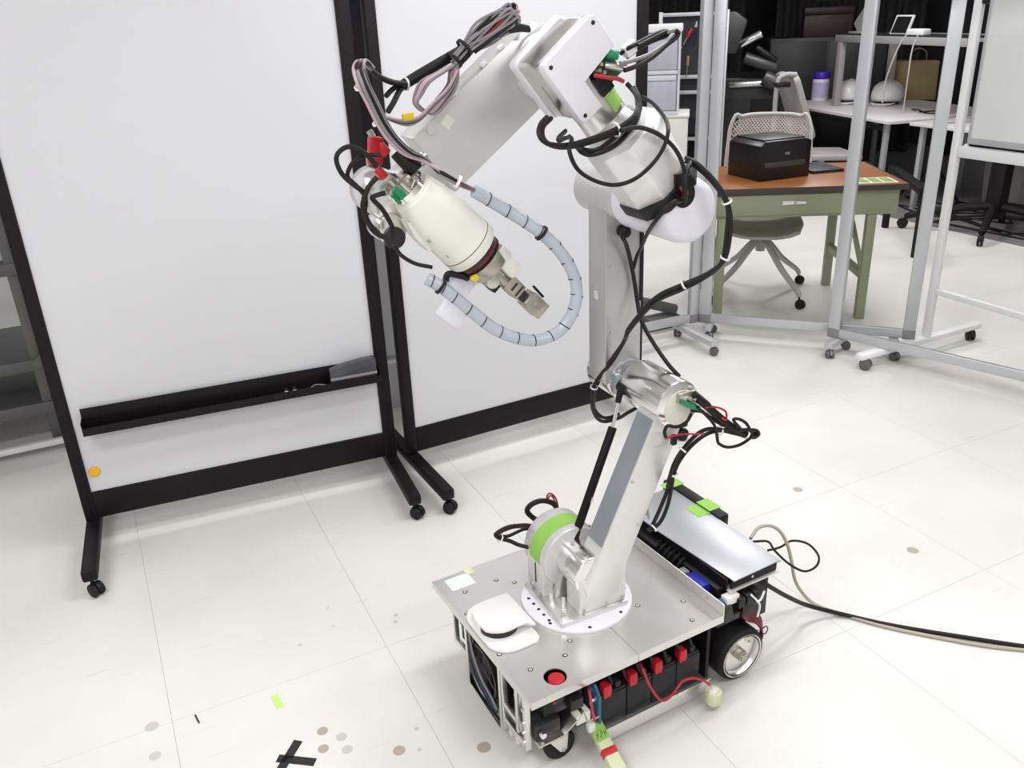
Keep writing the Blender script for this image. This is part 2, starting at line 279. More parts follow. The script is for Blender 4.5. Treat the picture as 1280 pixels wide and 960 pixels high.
W = {
 'loop_big': ('cable_black', 0.0042, [(0.917, 1.600, 1.462), (0.876, 1.560, 1.454), (0.849, 1.460, 1.469), (0.824, 1.425, 1.451), (0.842, 1.425, 1.415), (0.881, 1.425, 1.389), (0.927, 1.425, 1.376), (0.973, 1.425, 1.383), (1.014, 1.425, 1.408), (1.040, 1.425, 1.439), (1.059, 1.440, 1.469), (1.089, 1.500, 1.488), (1.106, 1.560, 1.505), (1.107, 1.600, 1.515)]),
 'loop_right': ('cable_black', 0.0046, [(0.940, 1.430, 1.477), (0.972, 1.430, 1.480), (1.004, 1.430, 1.473), (1.040, 1.430, 1.455), (1.071, 1.430, 1.428), (1.084, 1.420, 1.396), (1.090, 1.420, 1.360), (1.106, 1.440, 1.314)]),
 'band_a': ('cable_black', 0.0050, [(0.862, 1.580, 1.496), (0.815, 1.520, 1.491), (0.790, 1.480, 1.481), (0.781, 1.450, 1.473), (0.798, 1.450, 1.463), (0.836, 1.450, 1.458), (0.885, 1.450, 1.464), (0.942, 1.450, 1.477), (0.986, 1.460, 1.493), (1.014, 1.480, 1.510), (1.023, 1.500, 1.530), (1.025, 1.520, 1.542), (1.020, 1.530, 1.552)]),
 'band_b': ('cable_black', 0.0050, [(0.872, 1.580, 1.493), (0.822, 1.520, 1.488), (0.797, 1.480, 1.478), (0.793, 1.455, 1.466), (0.817, 1.455, 1.456), (0.850, 1.455, 1.454), (0.894, 1.455, 1.459), (0.951, 1.455, 1.472), (0.997, 1.470, 1.487), (1.025, 1.490, 1.506), (1.034, 1.510, 1.528), (1.038, 1.530, 1.543)]),
 'band_c': ('cable_black', 0.0048, [(0.884, 1.500, 1.445), (0.872, 1.460, 1.440), (0.891, 1.460, 1.433), (0.920, 1.460, 1.436), (0.949, 1.460, 1.446), (0.975, 1.460, 1.465), (1.002, 1.470, 1.483), (1.024, 1.490, 1.502), (1.036, 1.510, 1.523)]),
 'band_d': ('cable_black', 0.0046, [(0.899, 1.520, 1.444), (0.883, 1.465, 1.443), (0.912, 1.465, 1.441), (0.946, 1.465, 1.458), (0.975, 1.465, 1.476), (1.005, 1.480, 1.492)]),
 'band_e': ('cable_black', 0.0036, [(0.917, 1.600, 1.464), (0.877, 1.560, 1.458), (0.868, 1.540, 1.453), (0.882, 1.520, 1.464)]),
 'loom_a': ('cable_black', 0.0052, [(1.121, 1.460, 1.403), (1.124, 1.430, 1.396), (1.147, 1.400, 1.363), (1.176, 1.390, 1.317), (1.189, 1.390, 1.265), (1.188, 1.400, 1.194), (1.161, 1.420, 1.160), (1.121, 1.450, 1.135), (1.089, 1.500, 1.100), (1.077, 1.550, 1.046), (1.078, 1.600, 0.992), (1.098, 1.640, 0.953), (1.086, 1.680, 0.882), (1.080, 1.720, 0.835), (1.070, 1.740, 0.794), (1.077, 1.760, 0.729), (1.104, 1.780, 0.680), (1.136, 1.790, 0.657), (1.169, 1.770, 0.668), (1.173, 1.740, 0.693), (1.191, 1.710, 0.721)]),
 'loom_b': ('cable_black', 0.0048, [(1.125, 1.464, 1.395), (1.128, 1.434, 1.388), (1.151, 1.404, 1.355), (1.180, 1.394, 1.309), (1.185, 1.396, 1.255), (1.184, 1.406, 1.184), (1.157, 1.426, 1.150), (1.121, 1.454, 1.123), (1.089, 1.504, 1.088), (1.077, 1.554, 1.034), (1.078, 1.604, 0.980), (1.100, 1.650, 0.941), (1.089, 1.690, 0.882), (1.091, 1.730, 0.831), (1.082, 1.750, 0.785), (1.087, 1.770, 0.726), (1.115, 1.790, 0.683), (1.147, 1.800, 0.661), (1.176, 1.780, 0.674)]),
 'cover_lead': ('cable_black', 0.0046, [(1.089, 1.430, 1.323), (1.060, 1.420, 1.325), (1.040, 1.440, 1.293), (1.073, 1.520, 1.243), (1.127, 1.620, 1.183), (1.148, 1.670, 1.145), (1.153, 1.690, 1.110)]),
 'cover_lead2': ('cable_black', 0.0060, [(1.119, 1.440, 1.397), (1.092, 1.420, 1.383), (1.083, 1.410, 1.357), (1.095, 1.425, 1.325)]),
 'column_lead': ('cable_black', 0.0052, [(1.110, 1.670, 1.216), (1.092, 1.650, 1.206), (1.110, 1.660, 1.182), (1.136, 1.680, 1.135), (1.155, 1.690, 1.079), (1.158, 1.680, 1.030), (1.155, 1.660, 0.990), (1.157, 1.630, 0.957), (1.173, 1.600, 0.913), (1.187, 1.575, 0.882), (1.204, 1.560, 0.858)]),
 'column_edge': ('cable_black', 0.0035, [(1.180, 1.700, 1.193), (1.182, 1.700, 1.133), (1.182, 1.700, 1.072), (1.182, 1.700, 1.020)]),
 'box_lead_a': ('wire_grey', 0.0042, [(0.957, 1.460, 1.596), (0.985, 1.460, 1.599), (1.022, 1.460, 1.607), (1.057, 1.460, 1.622), (1.083, 1.460, 1.638), (1.089, 1.460, 1.644), (1.084, 1.460, 1.648), (1.067, 1.460, 1.646)]),
 'box_lead_b': ('cable_black', 0.0046, [(0.964, 1.455, 1.583), (0.988, 1.455, 1.588), (1.025, 1.455, 1.601), (1.059, 1.455, 1.622), (1.082, 1.455, 1.635), (1.087, 1.455, 1.643), (1.081, 1.455, 1.647)]),
 'box_lead_c': ('cable_black', 0.0046, [(0.986, 1.500, 1.611), (0.990, 1.480, 1.621), (1.015, 1.480, 1.630), (1.047, 1.480, 1.641), (1.070, 1.480, 1.647), (1.081, 1.480, 1.644), (1.075, 1.480, 1.638), (1.053, 1.480, 1.633), (1.018, 1.480, 1.622), (0.998, 1.500, 1.603)]),
 'box_lead_d': ('cable_black', 0.0042, [(1.009, 1.475, 1.624), (1.038, 1.475, 1.634), (1.064, 1.475, 1.643), (1.076, 1.475, 1.646), (1.073, 1.465, 1.644)]),
 'sheath': ('cable_black', 0.0105, [(0.594, 1.660, 1.573), (0.628, 1.660, 1.589), (0.672, 1.660, 1.608), (0.716, 1.660, 1.627), (0.734, 1.660, 1.637)]),
 'sheath_b': ('cable_black', 0.0055, [(0.544, 1.640, 1.589), (0.567, 1.650, 1.580), (0.598, 1.660, 1.574), (0.636, 1.660, 1.584)]),
 'sheath_c': ('cable_black', 0.0055, [(0.507, 1.600, 1.611), (0.534, 1.620, 1.593), (0.567, 1.640, 1.580), (0.595, 1.650, 1.575)]),
 'sheath_d': ('cable_black', 0.0050, [(0.546, 1.630, 1.558), (0.570, 1.650, 1.569), (0.598, 1.660, 1.574)]),
 'sheath_e': ('cable_black', 0.0055, [(0.543, 1.620, 1.530), (0.560, 1.630, 1.546), (0.582, 1.650, 1.565), (0.602, 1.660, 1.572)]),
 'black_tail': ('cable_black', 0.0055, [(0.808, 1.630, 1.665), (0.830, 1.630, 1.667), (0.854, 1.630, 1.662)]),
 'black_tail2': ('cable_black', 0.0050, [(0.810, 1.630, 1.659), (0.834, 1.630, 1.661), (0.856, 1.630, 1.659)]),
 'fan_0': ('wire_grey', 0.0029, [(0.688, 1.627, 1.613), (0.711, 1.627, 1.634), (0.758, 1.627, 1.669), (0.805, 1.627, 1.694), (0.811, 1.627, 1.694), (0.805, 1.627, 1.693), (0.762, 1.627, 1.655), (0.715, 1.627, 1.631)]),
 'fan_1': ('cable_black', 0.0029, [(0.695, 1.627, 1.613), (0.719, 1.627, 1.634), (0.760, 1.627, 1.677), (0.816, 1.627, 1.702), (0.817, 1.627, 1.683), (0.807, 1.627, 1.664), (0.776, 1.627, 1.646), (0.723, 1.627, 1.631)]),
 'fan_2': ('wire_grey', 0.0029, [(0.687, 1.638, 1.609), (0.711, 1.638, 1.630), (0.753, 1.638, 1.666), (0.798, 1.638, 1.696), (0.822, 1.638, 1.688), (0.837, 1.638, 1.680), (0.785, 1.638, 1.649), (0.715, 1.638, 1.627)]),
 'fan_3': ('cable_black', 0.0029, [(0.701, 1.621, 1.620), (0.726, 1.621, 1.641), (0.747, 1.621, 1.667), (0.787, 1.621, 1.688), (0.805, 1.621, 1.680), (0.813, 1.621, 1.673), (0.775, 1.621, 1.654), (0.730, 1.621, 1.638)]),
 'fan_4': ('cable_black', 0.0029, [(0.692, 1.626, 1.618), (0.716, 1.626, 1.639), (0.763, 1.626, 1.672), (0.818, 1.626, 1.707), (0.819, 1.626, 1.690), (0.811, 1.626, 1.674), (0.768, 1.626, 1.651), (0.720, 1.626, 1.636)]),
 'fan_5': ('wire_red', 0.0029, [(0.694, 1.623, 1.610), (0.718, 1.623, 1.631), (0.764, 1.623, 1.658), (0.812, 1.623, 1.695), (0.816, 1.623, 1.693), (0.810, 1.623, 1.691), (0.765, 1.623, 1.654), (0.722, 1.623, 1.628)]),
 'fan_6': ('wire_pink', 0.0029, [(0.691, 1.625, 1.619), (0.715, 1.625, 1.641), (0.749, 1.625, 1.664), (0.811, 1.625, 1.689), (0.812, 1.625, 1.681), (0.803, 1.625, 1.674), (0.764, 1.625, 1.649), (0.719, 1.625, 1.638)]),
 'fan_7': ('cable_black', 0.0029, [(0.693, 1.625, 1.606), (0.717, 1.625, 1.626), (0.743, 1.625, 1.661), (0.784, 1.625, 1.696), (0.799, 1.625, 1.691), (0.803, 1.625, 1.687), (0.763, 1.625, 1.656), (0.721, 1.625, 1.623)]),
 'fan_8': ('wire_grey', 0.0029, [(0.694, 1.639, 1.606), (0.718, 1.639, 1.626), (0.756, 1.639, 1.663), (0.803, 1.639, 1.698), (0.819, 1.639, 1.685), (0.825, 1.639, 1.672), (0.781, 1.639, 1.640), (0.722, 1.639, 1.623)]),
 'fan_9': ('wire_grey', 0.0029, [(0.692, 1.635, 1.611), (0.716, 1.635, 1.632), (0.760, 1.635, 1.663), (0.823, 1.635, 1.698), (0.824, 1.635, 1.691), (0.815, 1.635, 1.684), (0.782, 1.635, 1.654), (0.720, 1.635, 1.629)]),
 'fan_10': ('wire_grey', 0.0029, [(0.693, 1.619, 1.612), (0.717, 1.619, 1.632), (0.757, 1.619, 1.664), (0.803, 1.619, 1.698), (0.817, 1.619, 1.690), (0.820, 1.619, 1.682), (0.769, 1.619, 1.656), (0.721, 1.619, 1.629)]),
 'fan_11': ('wire_grey', 0.0029, [(0.706, 1.629, 1.617), (0.731, 1.629, 1.638), (0.760, 1.629, 1.670), (0.806, 1.629, 1.701), (0.816, 1.629, 1.692), (0.815, 1.629, 1.683), (0.778, 1.629, 1.657), (0.735, 1.629, 1.635)]),
 'fan_12': ('cable_black', 0.0029, [(0.702, 1.621, 1.610), (0.727, 1.621, 1.631), (0.759, 1.621, 1.662), (0.798, 1.621, 1.694), (0.808, 1.621, 1.688), (0.808, 1.621, 1.683), (0.769, 1.621, 1.651), (0.731, 1.621, 1.628)]),
 'fan_13': ('wire_pink', 0.0029, [(0.703, 1.637, 1.617), (0.727, 1.637, 1.639), (0.771, 1.637, 1.677), (0.825, 1.637, 1.706), (0.833, 1.637, 1.696), (0.831, 1.637, 1.686), (0.792, 1.637, 1.661), (0.731, 1.637, 1.636)]),
 'fan_14': ('wire_pink', 0.0029, [(0.691, 1.632, 1.608), (0.715, 1.632, 1.629), (0.762, 1.632, 1.665), (0.818, 1.632, 1.700), (0.830, 1.632, 1.695), (0.831, 1.632, 1.690), (0.780, 1.632, 1.654), (0.719, 1.632, 1.626)]),
 'fan_15': ('wire_grey', 0.0029, [(0.692, 1.625, 1.612), (0.716, 1.625, 1.632), (0.753, 1.625, 1.667), (0.804, 1.625, 1.707), (0.814, 1.625, 1.697), (0.815, 1.625, 1.687), (0.776, 1.625, 1.654), (0.720, 1.625, 1.629)]),
 'fan_16': ('cable_black', 0.0029, [(0.702, 1.623, 1.606), (0.727, 1.623, 1.627), (0.758, 1.623, 1.663), (0.809, 1.623, 1.690), (0.820, 1.623, 1.683), (0.821, 1.623, 1.676), (0.778, 1.623, 1.651), (0.731, 1.623, 1.624)]),
 'fan_17': ('wire_grey', 0.0029, [(0.704, 1.624, 1.619), (0.729, 1.624, 1.641), (0.756, 1.624, 1.669), (0.782, 1.624, 1.692), (0.804, 1.624, 1.689), (0.817, 1.624, 1.687), (0.773, 1.624, 1.659), (0.733, 1.624, 1.637)]),
 'fan_18': ('wire_grey', 0.0029, [(0.689, 1.634, 1.617), (0.713, 1.634, 1.638), (0.750, 1.634, 1.674), (0.806, 1.634, 1.699), (0.826, 1.634, 1.686), (0.835, 1.634, 1.673), (0.788, 1.634, 1.650), (0.717, 1.634, 1.635)]),
 'fan_19': ('wire_grey', 0.0029, [(0.692, 1.631, 1.618), (0.716, 1.631, 1.640), (0.765, 1.631, 1.669), (0.816, 1.631, 1.704), (0.827, 1.631, 1.683), (0.828, 1.631, 1.663), (0.771, 1.631, 1.645), (0.720, 1.631, 1.637)]),
 'fan_20': ('wire_grey', 0.0029, [(0.682, 1.624, 1.618), (0.706, 1.624, 1.639), (0.739, 1.624, 1.678), (0.801, 1.624, 1.699), (0.814, 1.624, 1.683), (0.815, 1.624, 1.668), (0.762, 1.624, 1.652), (0.710, 1.624, 1.636)]),
 'fan_21': ('cable_black', 0.0029, [(0.697, 1.635, 1.621), (0.722, 1.635, 1.642), (0.756, 1.635, 1.673), (0.806, 1.635, 1.698), (0.814, 1.635, 1.694), (0.812, 1.635, 1.691), (0.772, 1.635, 1.664), (0.726, 1.635, 1.639)]),
 'fan_22': ('wire_grey', 0.0029, [(0.689, 1.618, 1.620), (0.713, 1.618, 1.641), (0.752, 1.618, 1.666), (0.805, 1.618, 1.691), (0.816, 1.618, 1.691), (0.816, 1.618, 1.692), (0.773, 1.618, 1.660), (0.717, 1.618, 1.638)]),
 'fan_23': ('wire_grey', 0.0029, [(0.697, 1.627, 1.615), (0.721, 1.627, 1.636), (0.754, 1.627, 1.670), (0.801, 1.627, 1.693), (0.813, 1.627, 1.682), (0.815, 1.627, 1.671), (0.777, 1.627, 1.646), (0.725, 1.627, 1.633)]),
 'hang_0': ('wire_pink', 0.0028, [(0.700, 1.642, 1.611), (0.685, 1.642, 1.595), (0.678, 1.642, 1.569), (0.654, 1.642, 1.545), (0.625, 1.642, 1.523), (0.606, 1.642, 1.538), (0.608, 1.642, 1.556), (0.622, 1.642, 1.577), (0.654, 1.642, 1.590), (0.682, 1.642, 1.600), (0.702, 1.642, 1.605)]),
 'hang_1': ('wire_grey', 0.0028, [(0.697, 1.629, 1.607), (0.695, 1.629, 1.595), (0.691, 1.629, 1.569), (0.674, 1.629, 1.544), (0.638, 1.629, 1.518), (0.607, 1.629, 1.539), (0.618, 1.629, 1.556), (0.635, 1.629, 1.577), (0.661, 1.629, 1.590), (0.683, 1.629, 1.601), (0.697, 1.629, 1.606)]),
 'hang_2': ('wire_pink', 0.0028, [(0.697, 1.623, 1.608), (0.687, 1.623, 1.595), (0.682, 1.623, 1.570), (0.662, 1.623, 1.546), (0.630, 1.623, 1.521), (0.603, 1.623, 1.539), (0.610, 1.623, 1.557), (0.626, 1.623, 1.577), (0.654, 1.623, 1.591), (0.679, 1.623, 1.601), (0.694, 1.623, 1.606)]),
 'hang_3': ('cable_black', 0.0028, [(0.702, 1.643, 1.611), (0.692, 1.643, 1.594), (0.686, 1.643, 1.569), (0.665, 1.643, 1.544), (0.633, 1.643, 1.520), (0.609, 1.643, 1.538), (0.614, 1.643, 1.556), (0.630, 1.643, 1.576), (0.660, 1.643, 1.590), (0.686, 1.643, 1.600), (0.703, 1.643, 1.605)]),
 'hang_4': ('wire_pink', 0.0028, [(0.699, 1.629, 1.608), (0.686, 1.629, 1.595), (0.680, 1.629, 1.570), (0.659, 1.629, 1.546), (0.628, 1.629, 1.522), (0.603, 1.629, 1.539), (0.609, 1.629, 1.557), (0.624, 1.629, 1.577), (0.654, 1.629, 1.591), (0.680, 1.629, 1.601), (0.697, 1.629, 1.606)]),
 'hang_5': ('wire_grey', 0.0028, [(0.698, 1.633, 1.609), (0.681, 1.633, 1.595), (0.674, 1.633, 1.570), (0.651, 1.633, 1.546), (0.622, 1.633, 1.524), (0.602, 1.633, 1.539), (0.605, 1.633, 1.557), (0.619, 1.633, 1.578), (0.651, 1.633, 1.591), (0.679, 1.633, 1.601), (0.698, 1.633, 1.606)]),
 'hang_6': ('wire_red', 0.0028, [(0.699, 1.635, 1.607), (0.691, 1.635, 1.595), (0.686, 1.635, 1.569), (0.666, 1.635, 1.545), (0.633, 1.635, 1.520), (0.607, 1.635, 1.538), (0.614, 1.635, 1.556), (0.630, 1.635, 1.577), (0.659, 1.635, 1.590), (0.683, 1.635, 1.601), (0.699, 1.635, 1.606)]),
 'hang_7': ('wire_grey', 0.0028, [(0.694, 1.629, 1.611), (0.693, 1.629, 1.595), (0.688, 1.629, 1.569), (0.670, 1.629, 1.545), (0.636, 1.629, 1.519), (0.606, 1.629, 1.539), (0.616, 1.629, 1.556), (0.632, 1.629, 1.577), (0.660, 1.629, 1.590), (0.682, 1.629, 1.601), (0.697, 1.629, 1.606)]),
 'hang_8': ('wire_pink', 0.0028, [(0.697, 1.633, 1.610), (0.691, 1.633, 1.595), (0.686, 1.633, 1.569), (0.667, 1.633, 1.545), (0.633, 1.633, 1.520), (0.606, 1.633, 1.538), (0.614, 1.633, 1.556), (0.630, 1.633, 1.577), (0.659, 1.633, 1.590), (0.683, 1.633, 1.601), (0.698, 1.633, 1.606)]),
 'hang_9': ('wire_grey', 0.0028, [(0.695, 1.622, 1.609), (0.693, 1.622, 1.595), (0.689, 1.622, 1.570), (0.672, 1.622, 1.545), (0.637, 1.622, 1.518), (0.605, 1.622, 1.539), (0.616, 1.622, 1.557), (0.633, 1.622, 1.577), (0.659, 1.622, 1.591), (0.681, 1.622, 1.601), (0.694, 1.622, 1.607)]),
 'hang_10': ('wire_pink', 0.0028, [(0.693, 1.626, 1.609), (0.685, 1.626, 1.595), (0.680, 1.626, 1.570), (0.659, 1.626, 1.546), (0.628, 1.626, 1.522), (0.603, 1.626, 1.539), (0.609, 1.626, 1.557), (0.624, 1.626, 1.577), (0.654, 1.626, 1.591), (0.679, 1.626, 1.601), (0.696, 1.626, 1.606)]),
 'hang_11': ('cable_black', 0.0028, [(0.697, 1.635, 1.611), (0.696, 1.635, 1.594), (0.691, 1.635, 1.569), (0.673, 1.635, 1.544), (0.638, 1.635, 1.518), (0.608, 1.635, 1.538), (0.618, 1.635, 1.556), (0.635, 1.635, 1.576), (0.662, 1.635, 1.590), (0.685, 1.635, 1.600), (0.699, 1.635, 1.606)]),
 'hang_12': ('wire_pink', 0.0028, [(0.704, 1.647, 1.607), (0.696, 1.647, 1.594), (0.691, 1.647, 1.568), (0.671, 1.647, 1.544), (0.638, 1.647, 1.519), (0.611, 1.647, 1.537), (0.618, 1.647, 1.555), (0.634, 1.647, 1.576), (0.663, 1.647, 1.589), (0.688, 1.647, 1.600), (0.704, 1.647, 1.605)]),
 'hang_13': ('wire_grey', 0.0028, [(0.704, 1.645, 1.605), (0.687, 1.645, 1.595), (0.680, 1.645, 1.569), (0.657, 1.645, 1.545), (0.628, 1.645, 1.523), (0.607, 1.645, 1.537), (0.610, 1.645, 1.556), (0.624, 1.645, 1.577), (0.656, 1.645, 1.590), (0.684, 1.645, 1.600), (0.704, 1.645, 1.605)]),
 'hang_14': ('wire_red', 0.0028, [(0.699, 1.635, 1.610), (0.698, 1.635, 1.594), (0.694, 1.635, 1.569), (0.677, 1.635, 1.544), (0.641, 1.635, 1.517), (0.609, 1.635, 1.538), (0.620, 1.635, 1.556), (0.637, 1.635, 1.576), (0.664, 1.635, 1.590), (0.686, 1.635, 1.600), (0.699, 1.635, 1.606)]),
 'hang_15': ('wire_grey', 0.0028, [(0.707, 1.645, 1.608), (0.699, 1.645, 1.594), (0.695, 1.645, 1.568), (0.677, 1.645, 1.543), (0.642, 1.645, 1.517), (0.612, 1.645, 1.537), (0.622, 1.645, 1.555), (0.638, 1.645, 1.576), (0.666, 1.645, 1.589), (0.689, 1.645, 1.600), (0.704, 1.645, 1.605)]),
 'arch_0': ('wire_pink', 0.0026, [(0.487, 1.600, 1.619), (0.480, 1.600, 1.609), (0.484, 1.600, 1.581), (0.500, 1.600, 1.549), (0.521, 1.600, 1.530), (0.543, 1.600, 1.520), (0.571, 1.600, 1.514), (0.599, 1.600, 1.519), (0.625, 1.600, 1.539), (0.660, 1.600, 1.565), (0.683, 1.600, 1.596)]),
 'arch_1': ('wire_grey', 0.0026, [(0.488, 1.602, 1.619), (0.482, 1.602, 1.609), (0.487, 1.602, 1.581), (0.502, 1.602, 1.549), (0.523, 1.602, 1.528), (0.545, 1.602, 1.519), (0.572, 1.602, 1.512), (0.600, 1.602, 1.518), (0.628, 1.602, 1.539), (0.663, 1.602, 1.565), (0.684, 1.602, 1.596)]),
 'arch_2': ('wire_grey', 0.0026, [(0.490, 1.604, 1.619), (0.485, 1.604, 1.609), (0.490, 1.604, 1.581), (0.504, 1.604, 1.548), (0.526, 1.604, 1.527), (0.547, 1.604, 1.517), (0.573, 1.604, 1.510), (0.601, 1.604, 1.516), (0.630, 1.604, 1.538), (0.665, 1.604, 1.565), (0.685, 1.604, 1.596)]),
 'arch_3': ('cable_black', 0.0026, [(0.491, 1.606, 1.620), (0.487, 1.606, 1.609), (0.493, 1.606, 1.581), (0.506, 1.606, 1.548), (0.528, 1.606, 1.526), (0.548, 1.606, 1.515), (0.575, 1.606, 1.508), (0.601, 1.606, 1.514), (0.633, 1.606, 1.538), (0.668, 1.606, 1.565), (0.686, 1.606, 1.596)]),
 'arch_4': ('wire_pink', 0.0026, [(0.492, 1.608, 1.620), (0.490, 1.608, 1.608), (0.496, 1.608, 1.580), (0.508, 1.608, 1.548), (0.531, 1.608, 1.525), (0.550, 1.608, 1.513), (0.576, 1.608, 1.506), (0.602, 1.608, 1.513), (0.635, 1.608, 1.538), (0.670, 1.608, 1.564), (0.687, 1.608, 1.596)]),
 'arch_5': ('wire_grey', 0.0026, [(0.494, 1.610, 1.620), (0.492, 1.610, 1.608), (0.499, 1.610, 1.580), (0.510, 1.610, 1.548), (0.533, 1.610, 1.524), (0.552, 1.610, 1.512), (0.577, 1.610, 1.504), (0.602, 1.610, 1.511), (0.637, 1.610, 1.537), (0.673, 1.610, 1.564), (0.688, 1.610, 1.596)]),
 'loom_wire_0': ('wire_pink', 0.0030, [(0.512, 1.600, 1.607), (0.495, 1.590, 1.620), (0.481, 1.580, 1.624), (0.470, 1.570, 1.611), (0.469, 1.548, 1.585), (0.482, 1.548, 1.554), (0.495, 1.548, 1.522), (0.514, 1.548, 1.488), (0.544, 1.548, 1.459), (0.579, 1.548, 1.444), (0.604, 1.530, 1.427), (0.635, 1.520, 1.404), (0.663, 1.510, 1.387)]),
 'loom_wire_1': ('wire_grey', 0.0030, [(0.512, 1.600, 1.607), (0.496, 1.590, 1.621), (0.482, 1.580, 1.624), (0.472, 1.570, 1.611), (0.474, 1.559, 1.584), (0.487, 1.559, 1.553), (0.500, 1.559, 1.520), (0.519, 1.559, 1.487), (0.549, 1.559, 1.457), (0.583, 1.559, 1.442), (0.604, 1.530, 1.426), (0.635, 1.520, 1.404), (0.663, 1.510, 1.387)]),
 'loom_wire_2': ('wire_grey', 0.0030, [(0.513, 1.600, 1.608), (0.497, 1.590, 1.621), (0.484, 1.580, 1.624), (0.474, 1.570, 1.611), (0.480, 1.570, 1.583), (0.492, 1.570, 1.552), (0.506, 1.570, 1.519), (0.525, 1.570, 1.486), (0.554, 1.570, 1.456), (0.588, 1.570, 1.441), (0.604, 1.530, 1.426), (0.635, 1.520, 1.403), (0.663, 1.510, 1.387)]),
 'loom_wire_3': ('cable_black', 0.0036, [(0.513, 1.600, 1.608), (0.497, 1.590, 1.621), (0.485, 1.580, 1.624), (0.475, 1.570, 1.611), (0.485, 1.581, 1.582), (0.498, 1.581, 1.550), (0.511, 1.581, 1.518), (0.530, 1.581, 1.484), (0.560, 1.581, 1.455), (0.593, 1.581, 1.440), (0.604, 1.530, 1.425), (0.635, 1.520, 1.403), (0.663, 1.510, 1.386)]),
 'loom_wire_4': ('wire_grey', 0.0036, [(0.514, 1.600, 1.608), (0.498, 1.590, 1.621), (0.486, 1.580, 1.624), (0.477, 1.570, 1.610), (0.477, 1.548, 1.585), (0.489, 1.548, 1.553), (0.502, 1.548, 1.521), (0.521, 1.548, 1.489), (0.549, 1.548, 1.460), (0.581, 1.548, 1.445), (0.604, 1.530, 1.424), (0.635, 1.520, 1.402), (0.663, 1.510, 1.386)]),
 'loom_wire_5': ('cable_black', 0.0036, [(0.514, 1.600, 1.609), (0.499, 1.590, 1.621), (0.487, 1.580, 1.623), (0.479, 1.570, 1.610), (0.482, 1.559, 1.584), (0.494, 1.559, 1.552), (0.508, 1.559, 1.520), (0.526, 1.559, 1.488), (0.554, 1.559, 1.459), (0.586, 1.559, 1.444), (0.604, 1.530, 1.424), (0.635, 1.520, 1.402), (0.663, 1.510, 1.386)]),
 'loom_wire_6': ('wire_red', 0.0036, [(0.514, 1.600, 1.609), (0.500, 1.590, 1.622), (0.488, 1.580, 1.623), (0.481, 1.570, 1.610), (0.487, 1.570, 1.583), (0.500, 1.570, 1.551), (0.513, 1.570, 1.518), (0.532, 1.570, 1.486), (0.560, 1.570, 1.458), (0.591, 1.570, 1.442), (0.604, 1.530, 1.423), (0.635, 1.520, 1.401), (0.663, 1.510, 1.385)]),
 'loom_wire_7': ('cable_black', 0.0036, [(0.515, 1.600, 1.609), (0.500, 1.590, 1.622), (0.490, 1.580, 1.623), (0.482, 1.570, 1.610), (0.492, 1.581, 1.582), (0.505, 1.581, 1.550), (0.518, 1.581, 1.517), (0.537, 1.581, 1.485), (0.565, 1.581, 1.457), (0.595, 1.581, 1.441), (0.604, 1.530, 1.422), (0.635, 1.520, 1.401), (0.663, 1.510, 1.385)]),
 'loom_wire_8': ('cable_black', 0.0036, [(0.515, 1.600, 1.609), (0.501, 1.590, 1.622), (0.491, 1.580, 1.623), (0.484, 1.570, 1.610), (0.484, 1.548, 1.584), (0.496, 1.548, 1.553), (0.509, 1.548, 1.521), (0.528, 1.548, 1.489), (0.554, 1.548, 1.462), (0.583, 1.548, 1.446), (0.604, 1.530, 1.422), (0.635, 1.520, 1.400), (0.663, 1.510, 1.385)]),
 'loom_wire_9': ('wire_grey', 0.0036, [(0.516, 1.600, 1.610), (0.502, 1.590, 1.622), (0.492, 1.580, 1.623), (0.486, 1.570, 1.610), (0.489, 1.559, 1.583), (0.502, 1.559, 1.552), (0.515, 1.559, 1.519), (0.533, 1.559, 1.488), (0.559, 1.559, 1.461), (0.588, 1.559, 1.445), (0.604, 1.530, 1.421), (0.635, 1.520, 1.399), (0.663, 1.510, 1.384)]),
 'loom_wire_10': ('cable_black', 0.0036, [(0.516, 1.600, 1.610), (0.503, 1.590, 1.622), (0.493, 1.580, 1.623), (0.488, 1.570, 1.610), (0.495, 1.570, 1.582), (0.507, 1.570, 1.550), (0.520, 1.570, 1.518), (0.539, 1.570, 1.487), (0.565, 1.570, 1.460), (0.593, 1.570, 1.443), (0.604, 1.530, 1.420), (0.635, 1.520, 1.399), (0.663, 1.510, 1.384)]),
 'loom_wire_11': ('wire_grey', 0.0036, [(0.517, 1.600, 1.610), (0.503, 1.590, 1.623), (0.494, 1.580, 1.623), (0.489, 1.570, 1.610), (0.500, 1.581, 1.581), (0.513, 1.581, 1.549), (0.526, 1.581, 1.516), (0.544, 1.581, 1.485), (0.570, 1.581, 1.459), (0.598, 1.581, 1.442), (0.604, 1.530, 1.420), (0.635, 1.520, 1.398), (0.663, 1.510, 1.384)]),
 'spiral': ('spiral_wrap', 0.0125, [(0.664, 1.515, 1.383), (0.715, 1.510, 1.348), (0.759, 1.500, 1.316), (0.795, 1.490, 1.287), (0.831, 1.480, 1.246), (0.857, 1.475, 1.199), (0.866, 1.475, 1.152), (0.853, 1.475, 1.109), (0.822, 1.480, 1.075), (0.774, 1.485, 1.065), (0.728, 1.490, 1.078), (0.686, 1.500, 1.103), (0.651, 1.510, 1.137), (0.617, 1.520, 1.173), (0.588, 1.530, 1.202), (0.564, 1.540, 1.220)]),
